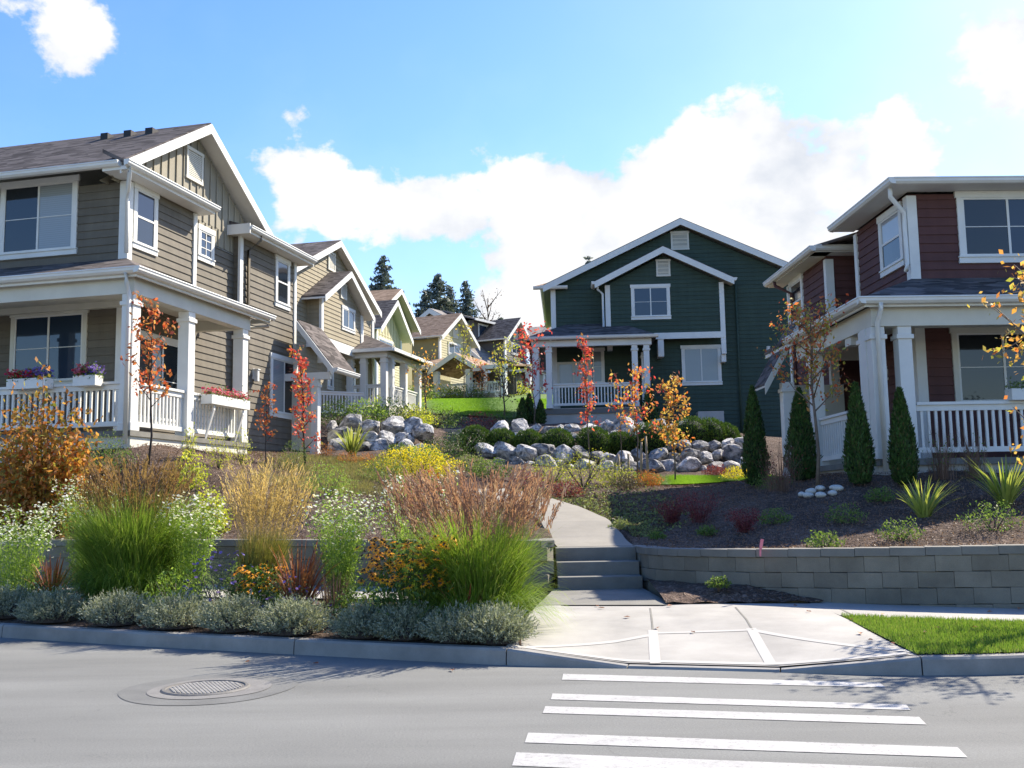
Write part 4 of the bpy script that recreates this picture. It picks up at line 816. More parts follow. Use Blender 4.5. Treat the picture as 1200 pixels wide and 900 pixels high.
h.put(core, 'wall', MT['green'])
h.gable_roof('b', -5.5, 5.8, -.35, 9.3, 10.35, 12.98, rake=(True, False), rh=.26, ridge=.15)
h.gable_roof('b', -3.42, 2.1, -.98, .0, 10.32, 11.68, rake=(True, False), rh=.26, ridge=-.66)
t = MB(); t.slab([(-5.9, -.25, 10.32), (-4.6, -.25, 10.32), (-4.3, 2.6, 11.1), (-5.3, 2.6, 11.1)], .1); h.put(t, 'side_roof', MT['roof_brown'])
t = MB(); t.gutter((-5.9, -.25, 10.3), (-4.5, -.25, 10.3), (0, -1, 0)); h.put(t, 'gutter', MT['white'])
boards(h, 'corner_board', 'white', (-5.2, -5.0, -.05, .1, 4.4, 10.3), (-3.0, -2.8, -.65, -.55, 8.12, 10.2), (1.55, 1.74, -.65, -.55, 7.3, 10.2), (-3.0, 1.74, -.66, -.61, 7.95, 8.20), (-.95, -.72, -.62, -.06, 7.25, 7.95), (-2.95, -2.75, -.5, -.06, 7.6, 7.95))
simple(h, 'bracket', 'white', (1.56, 1.74, -.5, -.06, 7.0, 7.3))
h.vent('F', 0, .12-.35, .12+.38, 11.72, 12.5); h.vent('F', -.6, -.92, -.36, 10.5, 11.2)
h.winpx('F', -.6, (739, 334), (786, 374), style='slide_bar', gl='glass_blue', gl2='glass_blue')
h.winpx('F', 0, (798, 405), (846, 451), style='slide', gl='glass_blind', gl2='glass_blind')
h.winpx('F', 0, (682, 408), (709, 452), style='slide_bar', gl='glass_blue', gl2='glass_blind')
lamp(h, 'F', 0, 3.5, 7.5)
h.downspout([(-3.3, -.9, 10.2), (-3.3, -.8, 10.0), (-3.1, -.66, 9.85), (-3.1, -.66, 8.3), (-3.25, -.75, 8.2)]); h.downspout([(2.3, -.08, 10.3), (2.3, -.08, 4.1)], m='green')
# porch open to both sides
simple(h, 'porch_deck', 'found', (-5.95, -1.5, -2.15, -.03, 4.2, 5.12)); 
simple(h, 'porch_skirt', 'slate', (-6.0, -1.45, -2.2, -2.16, 4.9, 5.1))
t = MB(); t.slab([(-6.15, -2.45, 7.86), (-1.15, -2.45, 7.86), (-2.4, -.02, 8.75), (-4.6, -.02, 8.75)], .09); t.slab([(-6.15, -2.45, 7.86), (-4.6, -.02, 8.75), (-4.6, 0, 8.75), (-6.15, 2.0, 7.86)], .09); t.slab([(-1.15, -2.45, 7.86), (-1.15, -.02, 7.86), (-2.4, -.02, 8.75)], .09); h.put(t, 'porch_roof', MT['roof'])
t = MB(); t.gutter((-6.2, -2.45, 7.86), (-1.1, -2.45, 7.86), (0, -1, 0)); t.box(-5.95, -1.35, -2.3, -2.1, 7.5, 7.74); t.box(-1.5, -1.35, -2.1, -.1, 7.5, 7.74); t.box(-5.95, -5.8, -2.1, -.1, 7.5, 7.74); h.put(t, 'porch_beam', MT['white'])
for a, b_ in ((-5.80, -2.15), (-5.30, -2.15), (-2.0, -2.15), (-1.55, -2.15), (-5.8, -.2), (-1.5, -.2)): h.post(a, b_, 5.12, 7.5, .22)
h.rail((-5.15, -2.15), (-2.15, -2.15), 5.12, .95); h.rail((-5.8, -2.0), (-5.8, -.3), 5.12, .95)
# pale pane on the porch back wall, a see-through hall's brightness in its colour
simple(h, 'bright_hall_pane', 'glass_curtain', (-4.9, -3.75, -.05, -.03, 6.2, 7.1)); simple(h, 'opening_frame', 'cream', (-5.0, -4.9, -.07, -.03, 5.2, 7.2), (-3.75, -3.6, -.07, -.03, 5.2, 7.4), (-4.9, -3.75, -.07, -.03, 7.1, 7.2), (-4.38, -4.28, -.08, -.055, 6.2, 7.1))
simple(h, 'step_block', 'found', (.5, 1.5, -.9, -.1, 4.0, 5.0))

# ================= tan house behind the left one
o = at(437, 480, 46.); TH = House('gable_house', float(o[0]), 46., 14., 5.0, 'tan two storey house with a jutting gabled bay behind the brown house'); h = TH
core = MB(); core.box(-11, 0, -8.6, -.2, 4.5, 10.2); h.clap(core, 'R', 0, [(-8.6, 5), (-.1, 5), (-.1, 10.25), (-4.35, 12.3), (-8.6, 10.25)]); h.clap(core, 'F', -8.6, [(-11, 5), (0, 5), (0, 10.2), (-11, 10.2)], proud=.02)
core.add([(-.3, -8.6, 10.2), (-.3, -.1, 10.2), (-.3, -4.35, 12.3), (-.02, -8.6, 10.2), (-.02, -.1, 10.2), (-.02, -4.35, 12.3)], [(0, 1, 2), (3, 5, 4)])
core.box(.0, .6, -6.9, -2.75, 7.9, 9.6); h.clap(core, 'R', .6, [(-6.9, 7.9), (-2.75, 7.9), (-2.75, 9.6), (-4.8, 10.75), (-6.9, 9.6)]); h.clap(core, 'F', -6.9, [(0, 7.9), (.6, 7.9), (.6, 9.6), (0, 9.6)])
core.add([(.0, -6.9, 9.6), (.0, -2.75, 9.6), (.0, -4.8, 10.8), (.58, -6.9, 9.6), (.58, -2.75, 9.6), (.58, -4.8, 10.8)], [(0, 3, 5, 2), (1, 2, 5, 4)])
h.put(core, 'wall', MT['tan'])
h.gable_roof('a', -11.5, .35, -9.0, .15, 10.35, 12.55, rake=(False, True), gut=(False, False), rh=.26)
h.gable_roof('a', -.2, 1.0, -7.4, -2.3, 9.62, 11.1, rake=(False, True), gut=(False, False), rh=.24)
h.vent('R', .02, -5.0, -4.3, 11.2, 12.0); h.vent('R', .62, -5.1, -4.5, 9.95, 10.6)
h.winpx('R', .6, (400, 357), (415, 392), style='slide', gl='glass', gl2='glass_blue')
h.winpx('R', 0, (383, 426), (390, 458), style='slide', gl='glass', gl2='glass_blue')
boards(h, 'corner_board', 'white', (-.02, .06, -.2, .02, 5, 10.2), (.58, .66, -2.95, -2.7, 7.9, 9.6), (.55, .66, -6.95, -6.75, 7.9, 9.6), (.61, .68, -6.95, -2.7, 7.7, 8.1), (0, .61, -6.95, -6.9, 7.7, 8.1), (.0, .5, -5.9, -5.75, 7.2, 7.7), (-.05, .04, -8.62, -8.4, 5, 10.2))
def far_porch(h, a0, a1, b0, b1, zd, zb, zr, posts, roof='roof', rails=()):
    t = MB(); e = .35; mb_, ma = (b0+b1)/2, a0
    t.slab([(a0, b0-e, zb+.35), (a1+e, b0-e, zb+.35), (a0+.3, mb_, zr), (a0, mb_, zr)], .1); t.slab([(a1+e, b0-e, zb+.35), (a1+e, b1+e, zb+.35), (a0+.3, mb_, zr)], .1); t.slab([(a1+e, b1+e, zb+.35), (a0, b1+e, zb+.35), (a0, mb_, zr), (a0+.3, mb_, zr)], .1); h.put(t, 'porch_roof', MT[roof])
    t = MB(); t.box(a0, a1, b0-.1, b0+.12, zb, zb+.24); t.box(a1-.2, a1+.02, b0+.12, b1, zb, zb+.24); t.box(a0, a1+e+.03, b0-e-.08, b0-e, zb+.2, zb+.34); t.box(a1+e, a1+e+.08, b0-e, b1+e, zb+.2, zb+.34); h.put(t, 'porch_beam', MT['white'])
    simple(h, 'porch_deck', 'found', (a0, a1+.1, b0-.1, b1, zd-.9, zd))
    for a, b_ in posts: h.post(a, b_, zd, zb, .26)
    for p, q in rails: h.rail(p, q, zd, .95)
far_porch(h, 0, 2.1, -3.6, .6, 5.6, 8.0-.35, 9.0, [(.4, -3.5), (1.0, -3.5), (1.9, -3.5), (2.0, -3.0), (2.0, -1.4), (2.0, .4)], rails=[((.2, -3.5), (1.8, -3.5)), ((2, -3.2), (2, .3))])
simple(h, 'door', 'glass', (0.03, .08, -2.9, -2.2, 5.6, 7.5)); simple(h, 'side_railing', 'white', (0, 0.06, -6.5, -6.4, 5.4, 6.3))
# front steps railing seen left of the porch
h.rail((0.2, -6.2), (1.6, -5.0), 5.1, .95)

def far_house(label, px, Y, psi, zb, wall, roof, specs, name='gable_house'):
    o = at(px, 460, Y); h = House(name, float(o[0]), Y, psi, zb, label); return h
# ================= cream house (3)
h = far_house('pale cream gabled house half hidden behind the tan house', 470, 66, 14, 7.2, 'butter', 'roof', None)
z = lambda py, px=460, Y=64: float(at(px, py, Y)[2])
e3 = z(388, 439, 62)
core = MB(); b3, _ = h.side(0, 440, 400); core.box(-8, 0, b3, 0, 6.5, e3); h.clap(core, 'R', 0, [(b3, 7), (0, 7), (0, e3), (b3, e3)]); h.batten(core, 'R', 0, [(b3, e3-.6), (0, e3-.6), (0, e3), (b3/2, e3+2.0), (b3, e3)], .5); h.put(core, 'wall', MT['butter'])
h.gable_roof('a', -8, .6, b3-.6, .7, e3+.1, e3+2.3, rake=(False, True), gut=(False, False), rh=.35)
boards(h, 'corner_board', 'white', (0, .08, b3, b3+.25, 7, e3), (0, .08, -.25, 0, 7, e3), (0, .07, b3+.25, -.25, e3-.95, e3-.6))
h.winpx('R', .02, (443, 394), (460, 413), style='slide', gl='glass_blue', gl2='glass_blue')
hb = far_house('small brown-roofed gable rising behind the cream house', 483, 74, 14, 8.5, 'tan', 'roof_brown', None, 'rear_house'); h = hb
eb = float(at(483, 386, 74)[2]); core = MB(); core.box(-7, 0, -7, 0, 8, eb-.1); core.add([(0, -7, eb-.1), (0, 0, eb-.1), (0, -3.5, eb+1.9)], [(0, 1, 2)]); h.put(core, 'wall', MT['olive'])
h.gable_roof('a', -7.5, .5, -7.5, .5, eb, eb+2.3, roof='roof_brown', rake=(False, True), gut=(False, False), rh=.35); h.vent('R', .02, -4.0, -3.0, eb, eb+1.0)
# ================= olive house (4)
Y4 = 80; o = at(515, 462, Y4); h = House('gable_house', float(o[0]), Y4, 24., 9.6, 'olive yellow house with a brown shingle roof facing the upper lawn'); O4 = h
e4 = float(at(515, 395, Y4)[2]); b1_, _ = h.side(0, 551, 405); a0_, _ = h.front(0, 473, 410); pk, _ = h.side(.5, 534, 382)
core = MB(); core.box(a0_, 0, 0, b1_, 9, e4-.05); h.put(core, 'wall', MT['olive'])  # shade side: darker tone of the front put into the olive siding
t = MB(); h.clap(t, 'R', 0, [(0, 9.5), (b1_, 9.5), (b1_, e4), (b1_/2, e4+1.9), (0, e4)], .2); t.add([(-.05, 0, e4-.1), (-.05, b1_, e4-.1), (-.05, b1_/2, e4+1.9)], [(0, 1, 2)]); h.put(t, 'side_wall', MT['butter'])  # sunlit gable side gets a paler siding colour than the front
h.gable_roof('a', a0_-.5, .6, -.6, b1_+.6, e4+.05, e4+2.35, roof='roof_brown', rake=(False, True), gut=(True, False), rh=.38)
h.winpx('R', .02, (525, 400), (539, 419), style='slide', gl='glass', gl2='glass_blue'); h.vent('R', .02, b1_/2-.4, b1_/2+.4, e4+.3, e4+1.1)
boards(h, 'corner_board', 'white', (-.05, .08, -.06, .25, 9.5, e4), (0, .08, b1_-.25, b1_, 9.5, e4))
zl = float(at(480, 428, Y4-3)[2]); 
t = MB(); t.box(a0_-.5, 1.0, -3.2, -.02, 9, zl-.3); h.put(t, 'wall', MT['butter'])
t = MB(); t.slab([(a0_-1, -3.8, zl-.2), (1.6, -3.8, zl-.2), (1.6, 0, zl+.9), (a0_-1, 0, zl+.9)], .15); h.put(t, 'lower_roof', MT['roof_brown']); simple(h, 'gutter', 'white', (a0_-1, 1.7, -3.95, -3.8, zl-.45, zl-.2), (1.6, 1.75, -3.8, 0, zl-.3, zl-.05))
h.winpx('F', -3.2, (493, 432), (512, 458), style='slide', gl='glass_blue', gl2='glass_blue'); h.winpx('F', -3.2, (474, 430), (481, 453), style='hung', gl='glass_blind')
h.winpx('F', -3.2, (486, 431), (492, 458), style='hung', gl='glass_blue')
t = MB(); t.box(.8, 6.2, -3.0, -.5, 8.8, 9.9); h.put(t, 'porch_deck', MT['found'])
zt4 = float(at(545, 437, Y4-3)[2])
t = MB(); t.slab([(1.2, -4, zt4+.1), (3.4, -4, zt4+1.3), (3.4, 1, zt4+1.3), (1.2, 1, zt4+.1)], .15); t.slab([(3.4, -4, zt4+1.3), (5.2, -4, zt4+.2), (5.2, 1, zt4+.2), (3.4, 1, zt4+1.3)], .15); t.slab([(5.0, -4, zt4+.15), (7.6, -4, zt4+.15), (7.6, 1, zt4+.7), (5.0, 1, zt4+.7)], .15); h.put(t, 'porch_roof', MT['roof_brown'])
t = MB(); t.beam((1.2, -4.05, zt4+.1), (3.4, -4.05, zt4+1.3), (0, -.06, 0), .4); t.beam((3.4, -4.05, zt4+1.3), (5.2, -4.05, zt4+.2), (0, -.06, 0), .4); t.box(5.0, 7.7, -4.1, -4.0, zt4-.15, zt4+.12); h.put(t, 'rake_board', MT['white'])
for a in (1.7, 4.4, 7.2): h.post(a, -3.6, 9.4, zt4, .4)
h.rail((1.9, -3.6), (4.2, -3.6), 9.5, .95); h.rail((4.6, -3.6), (7.0, -3.6), 9.5, .95); simple(h, 'porch_back', 'charcoal', (4.6, 7.0, -.9, -.8, 9.7, zt4))
# ================= dark grey house (5)
Y5 = 90; o = at(525, 462, Y5); h = House('gable_house', float(o[0]), Y5, 34., 10.4, 'charcoal house with a long sloping grey roof at the top of the lawn'); G5 = h
zz = lambda px, py, Y=Y5: float(at(px, py, Y)[2])
aL, zE = h.front(0, 482, 384); aR = 2*h.front(0, 508, 362)[0]-aL; zP = h.front(0, 508, 362)[1]; am = (aL+aR)/2
core = MB(); core.box(aL+.6, aR-.6, .0, 9, 10, zE); core.add([(aL+.6, 0, zE), (aR-.6, 0, zE), (am, 0, zP-.2), (aL+.6, 8.9, zE), (aR-.6, 8.9, zE), (am, 8.9, zP-.2)], [(0, 1, 2), (3, 5, 4)]); h.put(core, 'wall', MT['charcoal'])
h.gable_roof('b', aL, aR, -.6, 12, zE, zP, roof='roof_grey', rake=(True, False), gut=(False, True), rh=.45)
h.vent('F', 0, am-.4, am+.9, zE+.6, zP-.5)
bq, zq = h.side(aR, 600, 440)
t = MB(); t.slab([(aR-1, 0, zE-.6), (aR+3.4, 0, zE-4.2), (aR+3.4, 8, zE-4.2), (aR-1, 8, zE-.6)], .2); h.put(t, 'lower_roof', MT['roof_grey']); t = MB(); t.beam((aR-1, -.06, zE-.6), (aR+3.4, -.06, zE-4.2), (0, -.06, 0), .4); t.box(aR+3.4, aR+3.5, -.1, 8, zE-4.4, zE-4.15); h.put(t, 'rake_board', MT['white'])
t = MB(); t.box(aR-1.2, aR+.2, .2, 8.5, 10, zE-.7); h.put(t, 'side_wall', MT['charcoal'])
for b_ in (.2, 2.6, 5.2, 7.8): h.post(aR+3.1, b_, 10.6, zE-4.5, .45)
simple(h, 'porch_beam', 'white', (aR-1.4, aR+3.3, .1, .4, zE-4.6, zE-4.2)); h.rail((aR+.6, .2), (aR+2.9, .2), 10.7, .95)
for b_ in (1.2, 3.8, 6.4): h.win('R', aR+.2, b_, b_+1.3, 11.3, zE-4.9, style='slide', gl='glass', gl2='glass_blue')
t = MB(); t.box(aR-1, aR+.6, 1.8, 6.2, zE-1.6, zE+.3); h.put(t, 'dormer', MT['charcoal']); h.win('R', aR+.6, 2.4, 5.0, zE-1.5, zE+.1, style='slide', gl='glass_blue'); t = MB(); t.slab([(aR+1.1, 1.2, zE+.35), (aR+1.1, 6.7, zE+.35), (aR-2.5, 6.7, zE+1.5), (aR-2.5, 1.2, zE+1.5)], .15); h.put(t, 'dormer_roof', MT['roof_grey']); simple(h, 'gutter', 'white', (aR+1.1, aR+1.2, 1.2, 6.7, zE+.15, zE+.35))
# ================= grey house (6)
Y6 = 90; o = at(592, 462, Y6); h = House('gable_house', float(o[0]), Y6, 26., 10.6, 'slate grey gabled house next to the charcoal house on the hill'); 
e6 = float(at(592, 398, Y6)[2]); b1_, _ = h.side(0, 616, 405); a0_, _ = h.front(0, 560, 405)
core = MB(); core.box(a0_, 0, 0, b1_, 10, e6-.05); h.put(core, 'wall', MT['charcoal'])  # wall away from the sun, its shade put into the charcoal siding
t = MB(); h.clap(t, 'R', 0, [(0, 10.5), (b1_, 10.5), (b1_, e6), (b1_/2, e6+1.9), (0, e6)], .2); h.put(t, 'side_wall', MT['slate'])  # sunlit gable side in a paler grey than the front
h.gable_roof('a', a0_-.5, .6, -.6, b1_+.6, e6+.05, e6+2.3, rake=(False, True), gut=(True, False), rh=.38)
h.winpx('R', .02, (599, 401), (610, 418), style='slide', gl='glass_blue', gl2='glass_blue'); h.vent('R', .02, b1_/2-.4, b1_/2+.4, e6+.3, e6+1.1)
boards(h, 'corner_board', 'white', (-.05, .08, -.06, .25, 10.4, e6), (0, .08, b1_-.25, b1_, 10.4, e6))
for b_ in (0.3, b1_*.35, b1_*.7, b1_-.2): h.post(2.2, b_, 10.5, e6-3.0, .45)
t = MB(); t.slab([(2.7, -.4, e6-2.7), (2.7, b1_+.5, e6-2.7), (0, b1_+.5, e6-1.7), (0, -.4, e6-1.7)], .15); h.put(t, 'porch_roof', MT['roof_grey']); simple(h, 'porch_beam', 'white', (0, 2.5, 0.1, .5, e6-3.0, e6-2.72), (2.0, 2.5, .5, b1_, e6-3.0, e6-2.72)); h.rail((2.2, .4), (2.2, b1_), 10.6, .95); h.win('R', 0, b1_*.4, b1_*.8, 11.2, e6-3.2, style='slide', gl='glass')
# ================= house 7, only its roof and porch beside the green house
Y7 = 98; o = at(622, 462, Y7); h = House('rear_house', float(o[0]), Y7, 20., 11., 'low grey-roofed house with white porch posts just left of the green house')
e7 = float(at(620, 401, Y7)[2]); core = MB(); core.box(0, 9, 0, 8, 10.5, e7); h.put(core, 'wall', MT['charcoal']); h.gable_roof('a', -1, 10, -2.6, 8.5, e7, e7+2.0, roof='roof_grey', rake=(True, True), gut=(True, False), rh=.35)
for a in (-.6, 1.2, 3, 5): h.post(a, -2.2, 10.8, e7, .4)
h.rail((-.4, -2.2), (1.0, -2.2), 10.8, .95); h.win('F', 0, 1.2, 2.6, 12, 13.6, style='slide', gl='glass_blue')
# ------------------------------------------------------------------ planting helpers
def lm(name, cols, t=.4): return leafmat(name, cols, t)
PM = {
 'lav': lm('lavender_leaf', [(.11, .13, .085), (.22, .25, .17), (.38, .40, .30), (.16, .18, .12)], .25),
 'fgrass': lm('fountain_grass', [(.08, .16, .02), (.15, .26, .035), (.25, .35, .06), (.11, .21, .025), (.32, .35, .10)], .45),
 'fgrass2': lm('fountain_grass_yellowish', [(.10, .20, .02), (.18, .30, .035), (.28, .38, .06), (.14, .24, .03), (.34, .38, .12)], .5),  # brighter yellow-green blades for the right-hand clump
 'plume': lm('grass_plume', [(.19, .095, .075), (.30, .17, .13), (.24, .13, .105), (.40, .29, .24)], .5),
 'plume_b': lm('grass_plume_brown', [(.16, .09, .05), (.25, .15, .07), (.20, .14, .06)], .5),
 'reed': lm('feather_reed_straw', [(.40, .28, .12), (.52, .38, .18), (.34, .24, .09), (.58, .45, .25)], .45),
 'reedg': lm('feather_reed_base', [(.16, .18, .04), (.28, .26, .07), (.10, .13, .03)], .4),
 'aster': lm('aster_leaf', [(.12, .22, .03), (.20, .32, .06), (.28, .38, .09), (.16, .26, .04)], .5),
 'whitefl': lm('white_petals', [(.72, .74, .68), (.82, .82, .78)], .3),
 'rud': lm('dark_leaf', [(.03, .07, .02), (.06, .12, .025), (.09, .16, .03)], .3),
 'gold': lm('golden_petals', [(.80, .32, .01), (.90, .42, .015), (.85, .26, .01)], .3),
 'brown': lm('flower_centre', [(.03, .015, .01), (.06, .03, .02)], .0),
 'bronze': lm('bronze_strap_leaf', [(.20, .06, .03), (.35, .12, .05), (.14, .04, .025), (.42, .20, .08)], .35),
 'cat': lm('catmint_leaf', [(.06, .09, .04), (.11, .14, .07), (.16, .18, .10)], .3),
 'purple': lm('violet_petals', [(.18, .13, .48), (.28, .20, .62)], .3),
 'yg': lm('yellow_green_leaf', [(.26, .34, .04), (.42, .46, .05), (.55, .52, .07), (.20, .28, .04)], .45),
 'yel': lm('golden_leaf', [(.50, .42, .02), (.66, .55, .04), (.40, .38, .03), (.55, .40, .03)], .45),
 'autumn': lm('autumn_shrub_leaf', [(.24, .17, .03), (.40, .22, .04), (.50, .17, .04), (.22, .24, .05), (.58, .28, .09), (.40, .11, .03)], .45),
 'redleaf': lm('scarlet_leaf', [(.42, .06, .03), (.54, .12, .05), (.58, .22, .08), (.32, .05, .03), (.52, .28, .10), (.30, .12, .05)], .45),
 'pinkleaf': lm('crimson_leaf', [(.50, .05, .06), (.62, .10, .09), (.48, .14, .07)], .45),
 'orleaf': lm('orange_yellow_leaf', [(.55, .35, .07), (.58, .25, .07), (.58, .42, .14), (.42, .36, .09), (.52, .15, .05), (.32, .22, .08)], .45),
 'ygleaf': lm('turning_leaf', [(.28, .30, .06), (.42, .38, .08), (.20, .22, .04), (.48, .30, .07)], .45),
 'arb': lm('arborvitae', [(.02, .055, .012), (.035, .085, .018), (.07, .14, .03), (.02, .055, .015), (.11, .10, .04)], .2),
 'ball': lm('dwarf_conifer', [(.03, .07, .015), (.06, .12, .02), (.11, .17, .03)], .2),
 'barb': lm('barberry', [(.10, .02, .03), (.20, .04, .05), (.28, .08, .08), (.07, .02, .02)], .4),
 'phor': lm('striped_strap_leaf', [(.14, .22, .04), (.30, .36, .08), (.44, .44, .14), (.20, .28, .05)], .4),
 'herb': lm('small_plant_leaf', [(.06, .12, .03), (.12, .20, .04), (.20, .26, .07)], .4),
 'cover': lm('ground_cover_leaf', [(.14, .18, .06), (.20, .25, .09), (.27, .30, .12), (.10, .13, .05)], .35),
 'coverd': lm('heather_cover', [(.05, .035, .035), (.09, .06, .05), (.10, .11, .05), (.15, .10, .08)], .3),
 'dryb': lm('dry_twig', [(.13, .08, .055), (.22, .14, .10), (.17, .10, .08)], .2),
 'fir': lm('fir_needle_hazy', [(.085, .115, .10), (.13, .16, .14), (.18, .21, .18)], .15),  # needles lightened, distance haze put into their colour
 'rust': lm('rust_mound', [(.36, .12, .03), (.48, .20, .05), (.28, .10, .03)], .35),
 'redfl': lm('red_petals', [(.60, .03, .04), (.70, .08, .12), (.55, .02, .10)], .3),
 'orfl': lm('sedum_head', [(.62, .12, .04), (.70, .22, .09), (.55, .08, .05)], .2),
 'leafdead': lm('fallen_leaf', [(.22, .07, .03), (.35, .14, .06), (.16, .06, .03)], .2),
}
def unit(v): return v/np.maximum(np.linalg.norm(v, axis=-1, keepdims=True), 1e-9)
def G_blades(r, n, r0, h, spread, droop, w, segs=5, hv=.3, pw=1.5, lean=(0, 0), c=(0, 0, 0), t0=0., taper=.1):
    az = r.uniform(0, 6.283, n); rr = r0*np.sqrt(r.uniform(0, 1, n)); d = np.stack([np.cos(az), np.sin(az)], -1)
    az2 = az+r.normal(0, .5, n); d2 = np.stack([np.cos(az2), np.sin(az2)], -1); base = d*rr[:, None]
    hh = h*(1-hv*r.uniform(0, 1, n)); sp = spread*r.uniform(.15, 1, n)**.8; dr = droop*(sp/max(spread, 1e-6))*r.uniform(.4, 1.2, n)
    side = np.stack([-np.sin(az2+r.normal(0, .5, n)), np.cos(az2), 0*az], -1)*(w/2*r.uniform(.6, 1.3, n))[:, None]
    def P(t):
        q = base+d2*(sp*t**pw)[:, None]+np.array(lean)*(t**1.5); z = hh*(t-dr*t**3)
        return np.c_[q, np.maximum(z, .01)]+np.array(c)
    Q = []; ts = np.linspace(t0, 1, segs+1)
    for i in range(segs):
        a, b = ts[i], ts[i+1]; wa, wb = 1-(1-taper)*a**2, 1-(1-taper)*b**2
        A, B = P(a), P(b); Q.append(np.stack([A-side*wa, A+side*wa, B+side*wb, B-side*wb], 1))
    v = np.tile(r.uniform(0, 1, n), segs); return np.concatenate(Q), v, P(1.0)
def G_leaves(r, P, size, aspect=.5, up=0., sv=.4):
    n = len(P); u = r.normal(0, 1, (n, 3)); u[:, 2] += up; u = unit(u); a = r.normal(0, 1, (n, 3)); v = unit(np.cross(u, a)); s = (size*(1-sv*r.uniform(0, 1, n)))[:, None]
    return np.stack([P-u*s*.5, P+v*s*aspect*.5, P+u*s*.5, P-v*s*aspect*.5], 1), r.uniform(0, 1, n)
def G_flat(r, P, size, tilt=.4):
    n = len(P); nn = unit(np.c_[r.normal(0, tilt, (n, 2)), np.ones(n)]+0.); a = unit(r.normal(0, 1, (n, 3))); u = unit(np.cross(nn, a)); v = np.cross(nn, u); s = (size*r.uniform(.7, 1.15, n))[:, None]/2
    k = .42; Q1 = np.stack([P-u*s-v*s*k*.3, P-v*s*k, P+u*s, P+v*s*k], 1); Q2 = np.stack([P-v*s, P+u*s*k, P+v*s, P-u*s*k], 1)
    w_ = (u+v)*.707; x_ = (u-v)*.707; Q3 = np.stack([P-w_*s, P+x_*s*k, P+w_*s, P-x_*s*k], 1); Q4 = np.stack([P-x_*s, P+w_*s*k, P+x_*s, P-w_*s*k], 1)
    vv = r.uniform(0, 1, n); return np.concatenate([Q1, Q2, Q3, Q4]), np.tile(vv, 4)
def ell(r, n, R, c=(0, 0, 0), inner=.35, half=False):
    d = unit(r.normal(0, 1, (n, 3))); 
    if half: d[:, 2] = np.abs(d[:, 2])
    rad = (inner+(1-inner)*r.uniform(0, 1, n)**.5)[:, None]; lump = 1+.16*np.sin(d[:, :1]*5+c[0])*np.cos(d[:, 1:2]*6+1)+.1*np.sin(d[:, 2:]*9)
    return d*rad*np.array(R)*lump+np.array(c)
_seed = [100]
def rs(): _seed[0] += 1; return np.random.default_rng(_seed[0])
def thing(name, label, cat, pos, group=None, rz=0.):
    e = empty(name, pos, rz); return tag(e, label, cat, group)
def cat2(*L): return np.concatenate([a[0] for a in L]), np.concatenate([a[1] for a in L])
PI2 = 2*math.pi
def stems(par, pts_list, rad, m='bark', name='stem'):
    b = MB()
    for p in pts_list: b.tube(p, [rad*(1-.6*i/(len(p)-1)) for i in range(len(p))], 5)
    return b.build(name, MT[m], par, smooth=True)
# ---- kinds
def ornamental_grass(pos, label, h, spread, n, m='fgrass', w=.009, droop=.55, r0=.22, plume=None, ph=1.25, pn=220, lean=(0, 0), group=None, pl_sp=.8, name='ornamental_grass', pw=1.5, plen=.22, pwid=.022, skirt=.95):
    t = thing(name, label, 'grass', pos, group); r = rs()
    A_ = G_blades(r, n, r0, h, spread, droop, w, 6, lean=lean, pw=pw); B_ = G_blades(r, int(n*.8), r0*1.3, h*.62, spread*skirt, .95, w, 6, hv=.6, pw=1.15); Q, v = cat2(A_[:2], B_[:2]); quads('blades', Q, v, PM[m], t)
    if plume:
        Q, v, tip = G_blades(r, pn, r0, h*ph, spread*pl_sp, .12, .004, 4, hv=.3, lean=lean); a = (Q, v)
        az = np.arctan2(tip[:, 1], tip[:, 0]); d = unit(np.c_[np.cos(az)*.45, np.sin(az)*.45, np.ones(len(az))]); Ps = []; 
        L_ = []
        for k in range(16):
            f = k/16; P = tip+d*(plen*(f-.35))[..., None] if False else tip+d*(plen*(f-.35)); P = P+r.normal(0, pwid*.45*(1-f*.6), P.shape); L_.append(P)
        P = np.concatenate(L_); n_ = len(P); u = unit(np.tile(d, (16, 1))+r.normal(0, .35, (n_, 3))); s = pwid*1.5; vv = unit(np.cross(u, r.normal(0, 1, (n_, 3))))*.0045
        Q2 = np.stack([P-u*s-vv, P-u*s+vv, P+u*s+vv, P+u*s-vv], 1); q, v2 = cat2(a, (Q2, np.tile(r.uniform(0, 1, len(tip)), 16))); quads('plumes', q, v2, PM[plume], t)
    return t
def spiky(pos, label, h, spread, n, m, w=.035, name='flax_plant', group=None, droop=.3, r0=.07):
    t = thing(name, label, 'plant', pos, group); r = rs(); Q, v, _ = G_blades(r, n, r0, h, spread, droop, w, 5, hv=.45, pw=1.2); quads('leaves', Q, v, PM[m], t); return t
